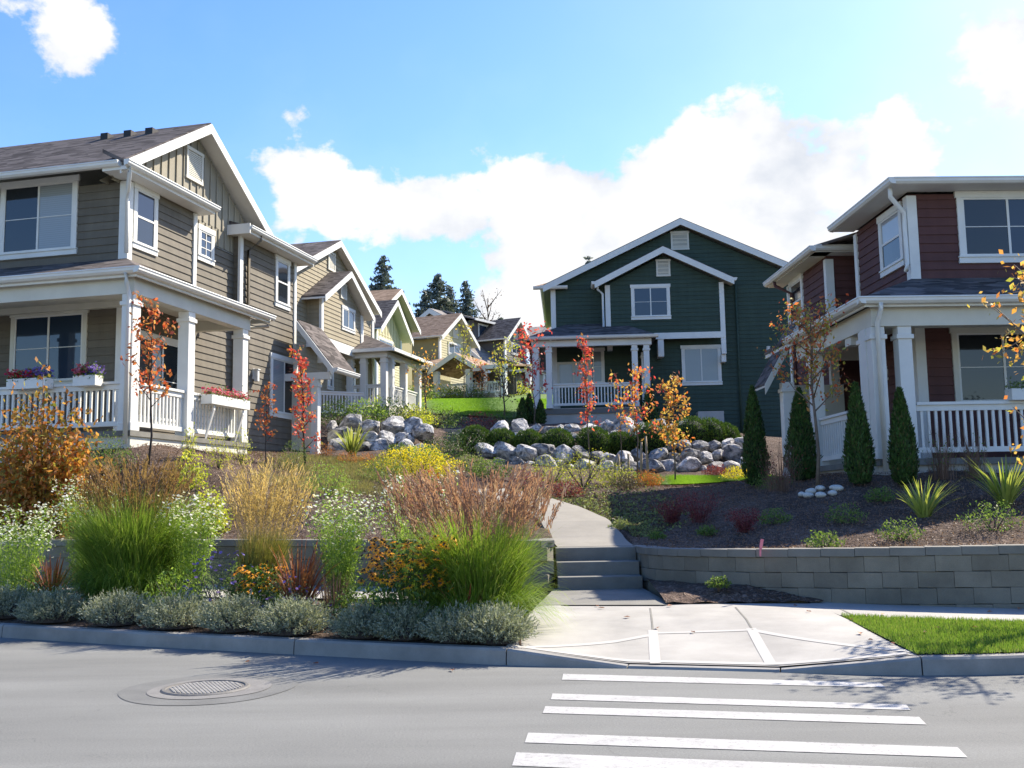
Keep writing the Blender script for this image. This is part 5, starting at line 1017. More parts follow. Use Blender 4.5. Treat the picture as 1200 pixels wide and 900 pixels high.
def aster(pos, label, h, R, n=2600, fl='whitefl', nf=260, m='aster', fs=.042, name='aster_clump', low=.0, group=None):
    t = thing(name, label, 'plant', pos, group); r = rs()
    Q, v, tip = G_blades(r, 110, R*.35, h*.95, R*.8, .05, .007, 4, hv=.35); f = r.uniform(.12, 1, n); k = r.integers(0, 110, n)
    st_ = Q.reshape(4, 110, 4, 3)[:, :, 0]; seg = np.minimum((f*4).astype(int), 3); nx = np.concatenate([st_, tip[None]], 0)
    P = nx[seg, k]+(nx[seg+1, k]-nx[seg, k])*(f*4-seg)[:, None]+r.normal(0, .035, (n, 3)); lv = G_leaves(r, P, .06, .3, .6); q, v = cat2((Q, v), lv); quads('leaves', q, v, PM[m], t)
    P = tip[r.integers(0, 110, nf)]+r.normal(0, .05, (nf, 3))*np.array([1, 1, .9])-np.array([0, 0, 1])*r.exponential(.05, nf)[:, None]*1.2; P[:, 2] = np.maximum(P[:, 2], .1); Q, v = G_flat(r, P, fs, .5); quads('flowers', Q, v, PM[fl], t)
    return t
def mound(pos, label, R, m, n, size=.05, aspect=.35, up=1.0, name='shrub', core=None, group=None, cat='shrub', fl=None, nf=0, fs=.03, c=None):
    t = thing(name, label, cat, pos, group); r = rs(); R = np.array(R, float); c = (0, 0, R[2]*.35) if c is None else c
    P = ell(r, n, R*np.array([1, 1, .8]), c, .25); P = P[P[:, 2] > .0]; Q, v = G_leaves(r, P, size, aspect, up); quads('foliage', Q, v, PM[m], t)
    stems(t, [[(0, 0, -.05), (math.cos(a)*R[0]*.3, math.sin(a)*R[1]*.3, R[2]*.4), (math.cos(a)*R[0]*.55, math.sin(a)*R[1]*.55, R[2]*.85)] for a in np.arange(0, 6.2, .9)], max(.008, R[0]*.02))
    if fl: P = ell(r, nf, R*np.array([1, 1, .85])*1.04, c, .85); P = P[P[:, 2] > R[2]*.3]; Q, v = G_flat(r, P, fs, .6); quads('flowers', Q, v, PM[fl], t)
    return t
def lavender(pos, label, R, h, n=520, group=None, fl=None):
    t = thing('lavender_mound', label, 'shrub', pos, group); r = rs()
    d = unit(r.normal(0, 1, (n, 3))); d[:, 2] = np.abs(d[:, 2])*1.1+.12; d = unit(d); base = d*np.array([R*.55, R*.55, h*.45]); L_ = .13*r.uniform(.7, 1.3, n)[:, None]; dd = unit(d+r.normal(0, .16, d.shape)); dd[:, 2] = np.abs(dd[:, 2])+.25; dd = unit(dd)
    base = base*r.uniform(.75, 1.15, n)[:, None]; Q = []; V = []
    for k in range(15):
        f = k/15; P = base+dd*L_*f*1.6+r.normal(0, .006, d.shape); u = unit(dd+r.normal(0, .55, d.shape)); s = .019; w_ = unit(np.cross(u, r.normal(0, 1, d.shape)))*.0055
        Q.append(np.stack([P-w_, P+w_, P+u*s*1.6+w_*.4, P+u*s*1.6-w_*.4], 1)); V.append(np.clip(r.uniform(0, 1, n), 0, 1))
    quads('foliage', np.concatenate(Q), np.concatenate(V), PM['lav'], t)
    b = MB(); k = 10
    for i in range(5):
        z = h*.5*math.sin(i*math.pi/8); rr = R*.5*math.cos(i*math.pi/8)
        for j in range(k): b.v.append((rr*math.cos(PI2*j/k), rr*math.sin(PI2*j/k), z))
    b.f = [(i*k+j, i*k+(j+1) % k, (i+1)*k+(j+1) % k, (i+1)*k+j) for i in range(4) for j in range(k)]; b.build('woody_base', MT['bark_d'], t); return t
def rudbeckia(pos, label, h, R, nf):
    t = thing('coneflower_clump', label, 'flowers', pos); r = rs(); P = ell(r, 1500, (R, R, h*.5), (0, 0, h*.42), .2); P = P[P[:, 2] > 0]; Q, v = G_leaves(r, P, .075, .42, .3); Q2, v2, tip = G_blades(r, nf, R*.5, h, R*.55, .03, .006, 3, hv=.5); q, v = cat2((Q, v), (Q2, v2)); quads('leaves', q, v, PM['rud'], t)
    tip = tip+r.normal(0, .02, tip.shape); live = tip[: int(nf*.82)]; n = len(live); nn = unit(np.c_[r.normal(0, .45, (n, 1)), r.normal(-.35, .45, (n, 1)), np.ones((n, 1))]); a = unit(np.cross(nn, r.normal(0, 1, (n, 3)))); c = np.cross(nn, a); Q = []
    for k in range(9):
        th = PI2*k/9; d = a*math.cos(th)+c*math.sin(th); e = -a*math.sin(th)+c*math.cos(th); s = .050; p1 = live+d*.008; Q.append(np.stack([p1-e*.005, live+d*s*.6-e*.0085-nn*.004, live+d*s-nn*.012, live+d*s*.6+e*.0085-nn*.004], 1))
    quads('petals', np.concatenate(Q), np.tile(r.uniform(0, 1, n), 9), PM['gold'], t)
    Q = []; 
    for k in range(4):
        th = PI2*k/4; d = a*math.cos(th)+c*math.sin(th); e = -a*math.sin(th)+c*math.cos(th); Q.append(np.stack([live+d*.013-e*.013, live+d*.013+e*.013, live+nn*.018+e*.004, live+nn*.018-e*.004], 1))
    dead = tip[int(nf*.82):]; Q3, v3 = G_leaves(r, np.repeat(dead, 6, 0)+r.normal(0, .006, (len(dead)*6, 3)), .03, .7); quads('seed_heads', np.concatenate(Q+[Q3]), np.concatenate([np.tile(r.uniform(0, 1, n), 4), v3]), PM['brown'], t); return t
def column_conifer(pos, label, H, R, n=5200, m='arb', name='arborvitae', group=None, size=.075, tipp=1.2):
    t = thing(name, label, 'tree', pos, group); r = rs(); f = r.uniform(0, 1, n); a = r.uniform(0, PI2, n)
    prof = lambda f: R*np.minimum(1, .62+f*2.2)*np.maximum(1-f**2.2, 0)**.8*(1-.25*f)
    rad = prof(f)*r.uniform(.78, 1.14, n)*(1+.10*np.sin(a*4+f*11+H*7)+.06*np.sin(a*9-f*17+R*50)); P = np.stack([np.cos(a)*rad, np.sin(a)*rad, f*H*.97+.03], -1); u = unit(np.stack([np.cos(a)*.45, np.sin(a)*.45, np.full(n, tipp)], -1)+r.normal(0, .3, (n, 3)))
    tan = np.stack([-np.sin(a), np.cos(a), 0*a], -1); w_ = unit(tan+r.normal(0, .5, (n, 3)))*size*.22; s = size*r.uniform(.6, 1.2, n)[:, None]
    Q = np.stack([P-w_*.4, P+w_+u*s*.4, P+u*s, P-w_+u*s*.4], 1); quads('crown', Q, r.uniform(0, 1, n), PM[m], t)
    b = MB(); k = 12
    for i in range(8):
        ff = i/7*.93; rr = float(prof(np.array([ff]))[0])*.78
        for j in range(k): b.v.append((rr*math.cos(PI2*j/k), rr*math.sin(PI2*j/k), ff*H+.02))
    b.f = [(i*k+j, i*k+(j+1) % k, (i+1)*k+(j+1) % k, (i+1)*k+j) for i in range(7) for j in range(k)]; b.build('shaded_core', MT['conifer_core'], t); b = MB(); b.tube([(0, 0, -.1), (0, 0, .2)], .04); b.build('trunk', MT['bark_d'], t); return t
MT['conifer_core'] = mat('shaded_core', (.012, .022, .008), .9, .3, 20, .3)  # solid dark core, shade inside the crown put into its colour
def sapling(pos, label, H, crown0, R, nbr, nleaf, size, m, lean=(0, 0), tr=.022, name='young_tree', mt='bark', m2=None, n2=0, up=1.1, group=None, leader=True, clump=.10, fork=False, zmax=1., aspect=.55, twist=0):
    t = thing(name, label, 'tree', pos, group); r = rs(); b = MB(); bend = r.normal(0, .03, (5, 2)); sp = []
    for i in range(6): f = i/5; sp.append((lean[0]*f+(bend[min(i, 4), 0] if i else 0)*H*.3, lean[1]*f+(bend[min(i, 4), 1] if i else 0)*H*.3, f*H*.97-.05))
    b.tube(sp, [tr*(1-.8*i/5) for i in range(6)], 6); segs = []
    sp = np.array(sp)
    for k in range(nbr):
        f = crown0+(zmax-crown0)*(k+.5)/nbr*.95; z = f*H; base = np.array([np.interp(z, sp[:, 2], sp[:, 0]), np.interp(z, sp[:, 2], sp[:, 1]), z*.93]); a = k*2.4+r.uniform(-.4, .4)+twist
        L_ = R*(1-.35*f)*r.uniform(.75, 1.1); d = np.array([math.cos(a), math.sin(a), up]); d /= np.linalg.norm(d); p1 = base+d*L_*.6*1.0; p2 = p1+(d*np.array([.8, .8, 1.3]))*L_*.6
        p2[2] = min(p2[2], H*1.02); b.tube([base, p1, p2], [tr*.4, tr*.25, tr*.08], 5); segs.append((base, p1, p2))
        for _ in range(2):
            q0 = p1+(p2-p1)*r.uniform(0, .6); q1 = q0+unit(d+r.normal(0, .7, 3))*L_*.4; b.tube([q0, q1], [tr*.15, tr*.06], 4); segs.append((q0, (q0+q1)/2, q1))
    b.build('trunk', MT[mt], t, smooth=True)
    def leaves(n, mm, zlo=0., zhi=2.):
        idx = r.integers(0, len(segs), n); f = r.uniform(.15, 1.08, n)[:, None]; A = np.array([s_[0] for s_ in segs])[idx]; B_ = np.array([s_[1] for s_ in segs])[idx]; C__ = np.array([s_[2] for s_ in segs])[idx]
        P = np.where(f < .5, A+(B_-A)*f*2, B_+(C__-B_)*(f*2-1)); 
        if leader: k = r.uniform(0, 1, n) < .22; zz = r.uniform(crown0+.1, 1.02, n)*H*.97; P[k] = np.stack([np.interp(zz, sp[:, 2], sp[:, 0]), np.interp(zz, sp[:, 2], sp[:, 1]), zz], -1)[k]
        P = P+r.normal(0, clump*.5, (n, 3)); P = P[(P[:, 2] >= zlo*H) & (P[:, 2] <= zhi*H)]
        Q, v = G_leaves(r, P, size, aspect, -.5, sv=.62); return Q, v
    Q, v = leaves(nleaf, m); quads('crown', Q, v, PM[m], t)
    if m2: Q, v = leaves(n2, m2, *([.0, 2.] if twist == 0 else [.0, 2.])); quads('crown', Q, v, PM[m2], t)
    return t
def fir(pos, label, H, R, name='fir_tree', dens=1., m='fir', bare=False, z0=.12):
    t = thing(name, label, 'tree', pos); r = rs(); b = MB(); b.tube([(0, 0, -.5), (0, 0, H*.5), (0, 0, H*.98)], [H*.014, H*.009, .03], 6); Q = []; V = []; nl = int(46*dens)
    for i in range(nl):
        f = z0+(1-z0)*i/nl; z = f*H; L_ = R*(1-f)**.85*r.uniform(.7, 1.15)+.15
        for k in range(7):
            a = r.uniform(0, PI2); d = np.array([math.cos(a), math.sin(a)]); ll = L_*r.uniform(.5, 1.1); n = max(4, int(ll*13)); s_ = np.sort(r.uniform(.08, 1, n)); zz = z-.30*ll*s_+.18*ll*s_**2
            P = np.c_[d[0]*ll*s_, d[1]*ll*s_, zz]; P = P+r.normal(0, .13, P.shape)*np.array([1, 1, .6]); q, v = G_leaves(r, P, .8 if not bare else .3, .34 if not bare else .1, -.2, .5); Q.append(q); V.append(v)
            if k < 3: b.tube([(0, 0, z), (d[0]*ll*.9, d[1]*ll*.9, z-.13*ll)], [.05, .015], 4)
    quads('crown', np.concatenate(Q), np.concatenate(V), PM[m], t); b.build('trunk', MT['bark_d'], t); return t
def ball(pos, label, R, H, n=3200):
    t = thing('ball_shrub', label, 'shrub', pos, 'ball shrubs planted between the boulders'); r = rs(); d = unit(r.normal(0, 1, (n, 3))); P = d*np.array([R, R, H*.8])*r.uniform(.86, 1.04, n)[:, None]*(1+.05*np.sin(d[:, :1]*9)*np.cos(d[:, 2:]*8))+np.array([0, 0, H*.7]); k = P[:, 2] > 0; P, d = P[k], d[k]
    u = unit(d*np.array([.7, .7, .4])+np.array([0, 0, .9])+r.normal(0, .3, d.shape)); w_ = unit(np.cross(u, r.normal(0, 1, u.shape)))*.014; s = .075*r.uniform(.6, 1.2, len(P))[:, None]; quads('foliage', np.stack([P-w_*.4, P+w_+u*s*.4, P+u*s, P-w_+u*s*.4], 1), r.uniform(0, 1, len(P)), PM['ball'], t)
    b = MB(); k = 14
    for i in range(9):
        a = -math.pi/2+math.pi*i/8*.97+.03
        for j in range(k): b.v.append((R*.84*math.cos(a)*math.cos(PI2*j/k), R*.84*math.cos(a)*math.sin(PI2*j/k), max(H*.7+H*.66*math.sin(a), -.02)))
    b.f = [(i*k+j, i*k+(j+1) % k, (i+1)*k+(j+1) % k, (i+1)*k+j) for i in range(8) for j in range(k)]; b.build('shaded_core', MT['conifer_core'], t); return t  # opaque core fills the ball, inner shade in its dark colour
# ------------------------------------------------------------------ boulders
def boulder_mesh(i, m):
    r = np.random.default_rng(900+i); import bmesh; bm = bmesh.new(); bmesh.ops.create_icosphere(bm, subdivisions=3, radius=.5)
    pl_ = [(unit(r.normal(0, 1, 3)), r.uniform(.26, .40)) for _ in range(10)]; ph = r.uniform(0, 6, 6)
    for v in bm.verts:
        p = np.array(v.co)
        for nrm, d in pl_:
            e = p@nrm-d
            if e > 0: p = p-nrm*e
        p = p*(1+.035*math.sin(p[0]*17+ph[0])*math.cos(p[1]*15+ph[1])+.025*math.sin(p[2]*31+ph[2])); v.co = p
    me = bpy.data.meshes.new('boulder'); bm.to_mesh(me); bm.free(); me.materials.append(m); me.polygons.foreach_set('use_smooth', [False]*len(me.polygons)); return me
def rockmat(name, c, c2, c3):
    m, t, b = bsdf(name); L = t.links; tc = N(t, 'ShaderNodeTexCoord'); oi = N(t, 'ShaderNodeObjectInfo'); ad = N(t, 'ShaderNodeVectorMath', operation='ADD'); L.new(tc.outputs['Object'], ad.inputs[0]); L.new(oi.outputs['Location'], ad.inputs[1])
    n = N(t, 'ShaderNodeTexNoise', i_Scale=3.2, i_Detail=8, i_Roughness=.7, i_Distortion=1.2); L.new(ad.outputs[0], n.inputs['Vector']); cr = N(t, 'ShaderNodeValToRGB'); L.new(n.outputs[0], cr.inputs[0]); el = cr.color_ramp.elements
    el[0].position = .36; el[0].color = (*c, 1); el[1].position = .62; el[1].color = (*c3, 1); e = el.new(.47); e.color = (*c2, 1)
    r = N(t, 'ShaderNodeMapRange'); L.new(oi.outputs['Random'], r.inputs[0]); r.inputs[3].default_value = .6; r.inputs[4].default_value = 1.4; s = N(t, 'ShaderNodeVectorMath', operation='SCALE'); L.new(cr.outputs[0], s.inputs[0]); L.new(r.outputs[0], s.inputs['Scale']); L.new(s.outputs[0], b.inputs['Base Color']); b.inputs['Roughness'].default_value = .85
    n2 = N(t, 'ShaderNodeTexNoise', i_Scale=14, i_Detail=6, i_Roughness=.7); L.new(ad.outputs[0], n2.inputs['Vector']); bp = N(t, 'ShaderNodeBump', i_Strength=.7, i_Distance=.06); L.new(n2.outputs[0], bp.inputs['Height']); L.new(bp.outputs[0], b.inputs['Normal']); return m
ROCK = rockmat('granite', (.06, .065, .068), (.23, .23, .23), (.60, .58, .54)); BM_ = [boulder_mesh(i, ROCK) for i in range(14)]
_bi = [0]
def boulder(x, y, z, s, label, group, r):
    _bi[0] += 1; o = bpy.data.objects.new('boulder', BM_[_bi[0] % 14]); col.objects.link(o); o.location = (x, y, z); o.rotation_euler = (r.uniform(-.35, .35), r.uniform(-.35, .35), r.uniform(0, 6.3)); o.scale = (s*r.uniform(1.05, 1.5), s*r.uniform(.9, 1.2), s*r.uniform(.8, 1.05)); tag(o, label, 'boulder', group); return o
def rock_row(px0, px1, Y0, Y1, y0, y1, wpx, label, group, seed):
    """a course of boulders: from bearing px0 to px1, distance Y0..Y1, centred at image row y0..y1"""
    r = np.random.default_rng(seed); px = px0
    while px < px1:
        wdt = wpx*r.uniform(.6, 1.4); f = (px+wdt/2-px0)/(px1-px0); Y = Y0+(Y1-Y0)*f+r.uniform(-.15, .15); P = at(px+wdt/2, (y0+(y1-y0)*f)+r.uniform(-2.5, 2.5), Y); boulder(P[0], P[1], P[2], wdt*Y/1200/.98, label, group, r); px += wdt*.86
g1 = 'boulders of the rockery in front of the tan house'; g2 = 'boulders of the lower tier below the dark green house'; g3 = 'boulders of the upper tier below the dark green house'
l1 = 'grey and white boulder in the stacked rockery in front of the tan house'; l2 = 'blue-grey boulder in the lower tier of the rockery below the dark green house'; l3 = 'blue-grey boulder in the upper tier of the rockery against the dark green house'
rock_row(382, 492, 29.2, 29.2, 526, 528, 24, l1, g1, 21); rock_row(384, 470, 29.7, 29.6, 513, 515, 28, l1, g1, 1); rock_row(380, 490, 30.4, 30.6, 500, 500, 26, l1, g1, 2); rock_row(455, 500, 29.8, 30.2, 516, 512, 25, l1, g1, 3)
rock_row(578, 700, 28.3, 28.6, 543, 549, 18, l2, g2, 4); rock_row(556, 700, 29.0, 29.2, 528, 535, 21, l2, g2, 5); rock_row(700, 868, 28.4, 29.2, 550, 548, 19, l2, g2, 6); rock_row(700, 868, 28.8, 29.8, 538, 534, 21, l2, g2, 7); rock_row(775, 872, 29.6, 30.4, 524, 520, 21, l2, g2, 8)
rock_row(578, 700, 32.4, 32.8, 517, 519, 19, l3, g3, 9); rock_row(572, 705, 33.4, 33.6, 503, 505, 20, l3, g3, 10); rock_row(700, 800, 32.6, 32.8, 514, 514, 24, l3, g3, 11); rock_row(705, 800, 33.4, 33.4, 501, 503, 21, l3, g3, 12); rock_row(535, 580, 30.2, 30.5, 538, 536, 24, l2, g2, 13)
# ------------------------------------------------------------------ flower bed along the kerb
def kp(px, off):
    Y = 11.
    for _ in range(30): x = (px-600)/1200*Y; Y = float(yk(x))+off
    return (float(at(px, 700, Y)[0]), Y, bz(float(at(px, 700, Y)[0]), Y))
LAVH = 1.02
LAV = [(8, .5, .42, .40, 'first grey-green lavender mound at the left edge of the photo'), (66, .42, .40, .38, 'grey-green lavender mound in front of the small bronze flax at the left'), (140, .46, .38, .36, 'silvery lavender mound left of centre of the big fountain grass'),
       (208, .44, .37, .35, 'silvery lavender mound below the right side of the big fountain grass'), (275, .42, .37, .36, 'silvery lavender mound in front of the violet flowers'), (345, .42, .38, .36, 'silvery lavender mound in front of the rust coloured flax'),
       (430, .42, .33, .30, 'low grey lavender mound in front of the brown stalks'), (476, .42, .33, .29, 'low grey lavender mound below the orange coneflowers'), (536, .40, .32, .27, 'small lavender mound under the dark bronze flax'), (582, .40, .30, .33, 'last lavender mound at the corner of the ramp')]
for px, off, R, hh, lab in LAV: lavender(kp(px, off), lab, R*1.3, hh*LAVH, group='lavender mounds along the kerb')
ornamental_grass(kp(155, 1.75), 'big bright green fountain grass with reddish brown plumes on the left', 1.85, .95, 4600, droop=.5, plume='plume_b', ph=1.04, pn=230, r0=.38, pl_sp=.45, plen=.3, pwid=.03)
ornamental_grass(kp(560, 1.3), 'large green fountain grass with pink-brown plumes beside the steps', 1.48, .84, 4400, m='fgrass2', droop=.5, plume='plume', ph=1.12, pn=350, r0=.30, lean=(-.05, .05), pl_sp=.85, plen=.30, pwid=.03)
ornamental_grass(kp(302, 1.9), 'tall upright straw-coloured feather grass in the middle of the bed', 1.15, .26, 1500, m='reedg', droop=.2, plume='reed', ph=1.48, pn=300, r0=.20, pl_sp=1.25, lean=(.12, 0), plen=.55, pwid=.016)
aster(kp(18, 1.3), 'white-flowered aster clump at the left edge above the lavender', 1.50, .55, nf=650, n=4200); aster(kp(100, 2.9), 'white aster clump behind the left part of the big fountain grass', 1.85, .5, nf=650, n=3600); aster(kp(222, 2.0), 'white aster clump between the big fountain grass and the straw-coloured grass', 1.60, .45, nf=560, n=3600)
aster(kp(398, 1.75), 'tall pale green aster clump with small white flowers in the middle of the bed', 1.62, .42, nf=420, n=4600); aster(kp(488, 2.5), 'white aster clump behind the orange coneflowers', 1.85, .55, nf=520, n=3800)
ornamental_grass(kp(392, 1.3), 'clump of dry brown stalks below the tall aster', .62, .12, 90, m='dryb', w=.012, droop=.05, r0=.12, name='dry_stalks')
rudbeckia(kp(305, 1.35), 'small clump of orange coneflowers under the straw-coloured grass', .66, .36, 75); rudbeckia(kp(485, .85), 'large clump of orange coneflowers with dark centres left of the green grass', 1.0, .60, 300)
spiky(kp(60, 1.35), 'small bronze flax between the white aster and the big grass', .80, .42, 60, 'bronze', .034); spiky(kp(350, 1.25), 'rust coloured flax fan in the middle of the bed', 1.05, .48, 90, 'bronze', .034); spiky(kp(546, .9), 'dark bronze flax beside the orange coneflowers', .66, .32, 34, 'bronze', .036)
mound(kp(258, 1.15), 'low mound of violet flowers left of the small coneflowers', (.50, .34, .62), 'cat', 2600, .05, .3, .6, 'catmint', fl='purple', nf=170, fs=.055, cat='flowers'); mound(kp(338, .85), 'violet flowers spilling over the lavender below the rust coloured flax', (.40, .26, .44), 'cat', 1300, .045, .3, .6, 'catmint', fl='purple', nf=90, fs=.05, cat='flowers')
mound(kp(458, 1.0), 'low yellow-green leafy plant between the lavender and the coneflowers', (.42, .3, .30), 'aster', 1500, .05, .45, .4, 'leafy_plant', cat='plant')
mound(kp(372, 1.9), 'low pale groundcover tuft beside the pavement patch', (.3, .2, .12), 'cover', 500, .04, .5, .3, 'leafy_plant', cat='plant')
for px, off, R, hh, m, lab in [(110, 1.2, .42, .5, 'herb', 'leafy green filler plant in front of the left end of the big fountain grass'), (205, 1.15, .42, .5, 'aster', 'light green filler plant between the fountain grass and the violet flowers'), (35, .95, .4, .42, 'herb', 'leafy green filler plant behind the leftmost lavender mounds'), (420, 1.2, .34, .40, 'herb', 'leafy green plant between the brown stalks and the coneflowers'), (290, 2.6, .4, .5, 'herb', 'leafy green plant behind the violet flowers'), (540, 1.0, .34, .45, 'herb', 'leafy green plant at the foot of the fountain grass by the steps')]:
    mound(kp(px, off), lab, (R, R*.8, hh), m, 1700, .06, .35, .5, 'leafy_plant', cat='plant')
# ------------------------------------------------------------------ left upper garden
def auto_shrub():
    P_ = gat(48, 17.45); t = thing('autumn_shrub', 'tall orange and olive autumn shrub in front of the white porch railing', 'shrub', P_); r = rs(); b = MB(); A = []
    tips = [(-.75, 0, 1.6), (-.45, .1, 2.0), (-.2, -.1, 2.35), (-.05, .05, 2.85), (.15, -.1, 2.1), (.4, .1, 2.2), (.65, -.1, 1.85), (.85, 0, 1.4), (-.9, .1, 1.0), (.95, -.15, .95), (.3, -.35, 1.3), (-.4, -.35, 1.3), (0, -.4, 1.7), (.6, -.3, .7), (-.6, -.3, .6), (.55, .3, 1.6), (-.55, .3, 1.5)]
    for tp in tips: b.tube([(tp[0]*.1, tp[1]*.1, -.1), (tp[0]*.45, tp[1]*.5, tp[2]*.45), tp], [.02, .013, .004], 5)
    b.build('stem', MT['bark'], t, smooth=True)
    for tp in tips:
        n = 330 if tp[2] < 2.4 else 90; f = r.uniform(.3, 1.05, n)[:, None]; A.append(np.array(tp)*f*np.array([1, 1, 1])+r.normal(0, .17 if tp[2] < 2.4 else .07, (n, 3)))
    P = np.concatenate(A+[ell(r, 2300, (.95, .5, .85), (0, 0, .95), .2)]); P = P[P[:, 2] > .05]; Q, v = G_leaves(r, P, .125, .52, -.8); quads('foliage', Q, v, PM['autumn'], t)
auto_shrub()
sapling(gat(173, 18.5), 'slim young tree with orange-red leaves in front of the white corner porch', 3.15, .34, .62, 13, 520, .125, 'redleaf', tr=.024, mt='bark_d', clump=.12)
sapling(gat(358, 22.6), 'red-leaved young tree in front of the white side window', 2.75, .12, .42, 13, 520, .115, 'pinkleaf', lean=(-.1, 0), tr=.03, mt='bark_d', m2='orleaf', n2=160, clump=.10)
sapling(gat(312, 22.0), 'small thin orange-leaved sapling against the brown side wall', 1.75, .25, .35, 9, 260, .10, 'redleaf', tr=.013, mt='bark_d', clump=.1)
mound(gat(246, 16.9), 'yellow-green shrub just above the left retaining wall', (.36, .32, .62), 'yg', 1700, .075, .5, .4, 'variegated_shrub', fl=None); mound(gat(222, 18.0), 'smaller yellow-green shrub behind the white aster', (.34, .3, .55), 'yg', 900, .075, .5, .4, 'variegated_shrub')
mound(gat(222, 19.2), 'upright lime green plant below the porch railing', (.16, .16, .60), 'yg', 420, .07, .3, 1.5, 'lime_plant', cat='plant'); mound(gat(256, 19.4), 'wispy lime green plant under the flower box', (.28, .2, .62), 'yg', 620, .06, .28, 1.5, 'lime_plant', cat='plant'); mound(gat(282, 21.0), 'lime green plant at the third porch post', (.25, .2, .66), 'yg', 480, .06, .28, 1.5, 'lime_plant', cat='plant')
mound(gat(122, 18.4), 'dark green shrub at the foot of the corner porch', (.55, .4, .62), 'herb', 2200, .06, .3, .6, 'evergreen_shrub')
mound(gat(345, 22.0), 'dark green pine-like shrub at the base of the red young tree', (.35, .3, .55), 'herb', 1000, .06, .2, 1.2, 'evergreen_shrub')
mound(gat(385, 18.6), 'pale green loose perennial above the middle of the left wall', (.5, .35, .55), 'aster', 1400, .06, .3, .8, 'perennial', cat='plant')
mound(gat(452, 17.6), 'dry brown heath plant above the left wall', (.38, .32, .48), 'coverd', 1800, .045, .25, .8, 'heather', cat='plant'); mound(gat(345, 17.9), 'dark twiggy low plant on the mulch beside the straw-coloured grass', (.33, .25, .26), 'coverd', 900, .05, .2, .6, 'heather', cat='plant')
mound(gat(452, 21.0), 'low dark green bush at the lower edge of the dry grass', (.55, .4, .50), 'herb', 1700, .06, .3, .6, 'evergreen_shrub'); 
mound(gat(486, 23.5), 'golden yellow shrub in the middle of the garden', (1.05, .6, .62), 'yel', 4800, .07, .42, .4, 'golden_shrub')
t = mound(gat(503, 18.6), 'orange-red sedum flowers above the white asters', (.24, .22, .50), 'aster', 500, .05, .4, .7, 'sedum', cat='flowers', fl='orfl', nf=420, fs=.05)
spiky(gat(413, 26.2), 'yellow-green flax fan in front of the boulders', 1.0, .55, 80, 'phor', .05)
mound(gat(380, 25.8), 'small rust orange mound at the left end of the dry grass', (.30, .26, .30), 'rust', 800, .05, .3, .6, 'rust_mound', cat='plant'); mound(gat(408, 24.6), 'small rust orange mound below the yellow-green flax', (.32, .26, .26), 'rust', 800, .05, .3, .6, 'rust_mound', cat='plant'); mound(gat(431, 25.0), 'rust brown mound right of the yellow-green flax', (.26, .24, .24), 'rust', 600, .05, .3, .6, 'rust_mound', cat='plant')
for i, (px, Y, R, lab) in enumerate([(398, 31.6, .8, 'round green shrub left end above the left boulders'), (430, 31.8, .8, 'light green shrub above the middle of the left boulders'), (458, 32.0, .85, 'green shrub below the porch posts of the tan house'), (484, 32.2, .75, 'yellowish shrub above the right end of the left boulders')]):
    mound(gat(px, Y), lab, (R, R*.8, R*.9), ['ball', 'aster', 'ball', 'yg'][i], 1900, .09, .45, .4, 'garden_shrub')
for px, Y, R, m, lab in [(520, 27.5, .8, 'ball', 'spreading green juniper below the upper steps'), (498, 26.6, .6, 'aster', 'yellow-green bush behind the golden shrub'), (540, 29.0, .85, 'arb', 'dark juniper beside the upper steps'), (512, 34.5, .9, 'herb', 'green bush left of the upper steps'), (566, 35.5, .75, 'barb', 'dark red bush at the top of the upper steps'), (546, 31.6, .6, 'arb', 'dark green bush right of the upper steps'),
                       (596, 38, .8, 'herb', 'green bush at the lower edge of the lawn'), (528, 40, .7, 'herb', 'low green plant at the foot of the lawn'), (497, 38, .8, 'rust', 'reddish brown bush below the lawn'), (552, 26.2, .5, 'cover', 'pale speckled bush beside the garden path'), (575, 25.0, .55, 'herb', 'low green plant behind the pink-brown plumes'), (470, 27.0, .5, 'herb', 'low dark green plant in front of the left boulders')]:
    mound(gat(px, Y), lab, (R, R*.7, R*.75), m, 1500, .075, .4, .4, 'garden_shrub')
# ------------------------------------------------------------------ rockery planting, right of the path
for i, (px, Y, R, lab) in enumerate([(558, 31.2, .50, 'round green ball shrub at the left end of the lower tier'), (589, 31.1, .47, 'second round green ball shrub from the left above the boulders'), (621, 31.0, .47, 'round green ball shrub standing under the white porch posts'), (655, 31.0, .50, 'round ball shrub between two boulder tiers left of the red sapling'), (697, 31.0, .55, 'round ball shrub right behind the red sapling'), (728, 31.2, .45, 'small ball shrub behind the wooden stakes'), (766, 31.2, .66, 'round ball shrub left of the orange and yellow tree'),
                                     (812, 32.0, .66, 'large dark ball shrub under the lower window of the green house'), (833, 32.2, .62, 'middle dark ball shrub under the lower window of the green house'), (851, 32.4, .50, 'smallest dark ball shrub at the right end of the rockery')]):
    ball(gat(px, Y-1.1), lab, R*.92, R*1.05)
for px, Y, H, R, lab in [(614, 37.4, 1.0, .24, 'small dark upright conifer left of the green house porch'), (622, 37.6, 1.15, .24, 'taller dark upright conifer at the left porch post'), (635, 37.2, .85, .2, 'shortest upright conifer in front of the left porch post'), (764, 37.6, 1.4, .34, 'dark upright conifer at the right end of the green house porch')]:
    column_conifer(gat(px, Y), lab, H, R, 1100, size=.11)
for px, Y, H, R, lab in [(886, 20.3, 2.05, .27, 'narrow dark green arborvitae at the left, beside the boulders'), (941, 18.6, 1.75, .30, 'broad arborvitae behind the thin trunk of the young tree'), (1008, 16.7, 1.72, .24, 'arborvitae in front of the white side railing'), (1060, 16.4, 1.60, .225, 'arborvitae directly right of the white corner post')]:
    column_conifer(gat(px, Y), lab, H*.96, R*.92, 7000, group='arborvitae in front of the dark red house')
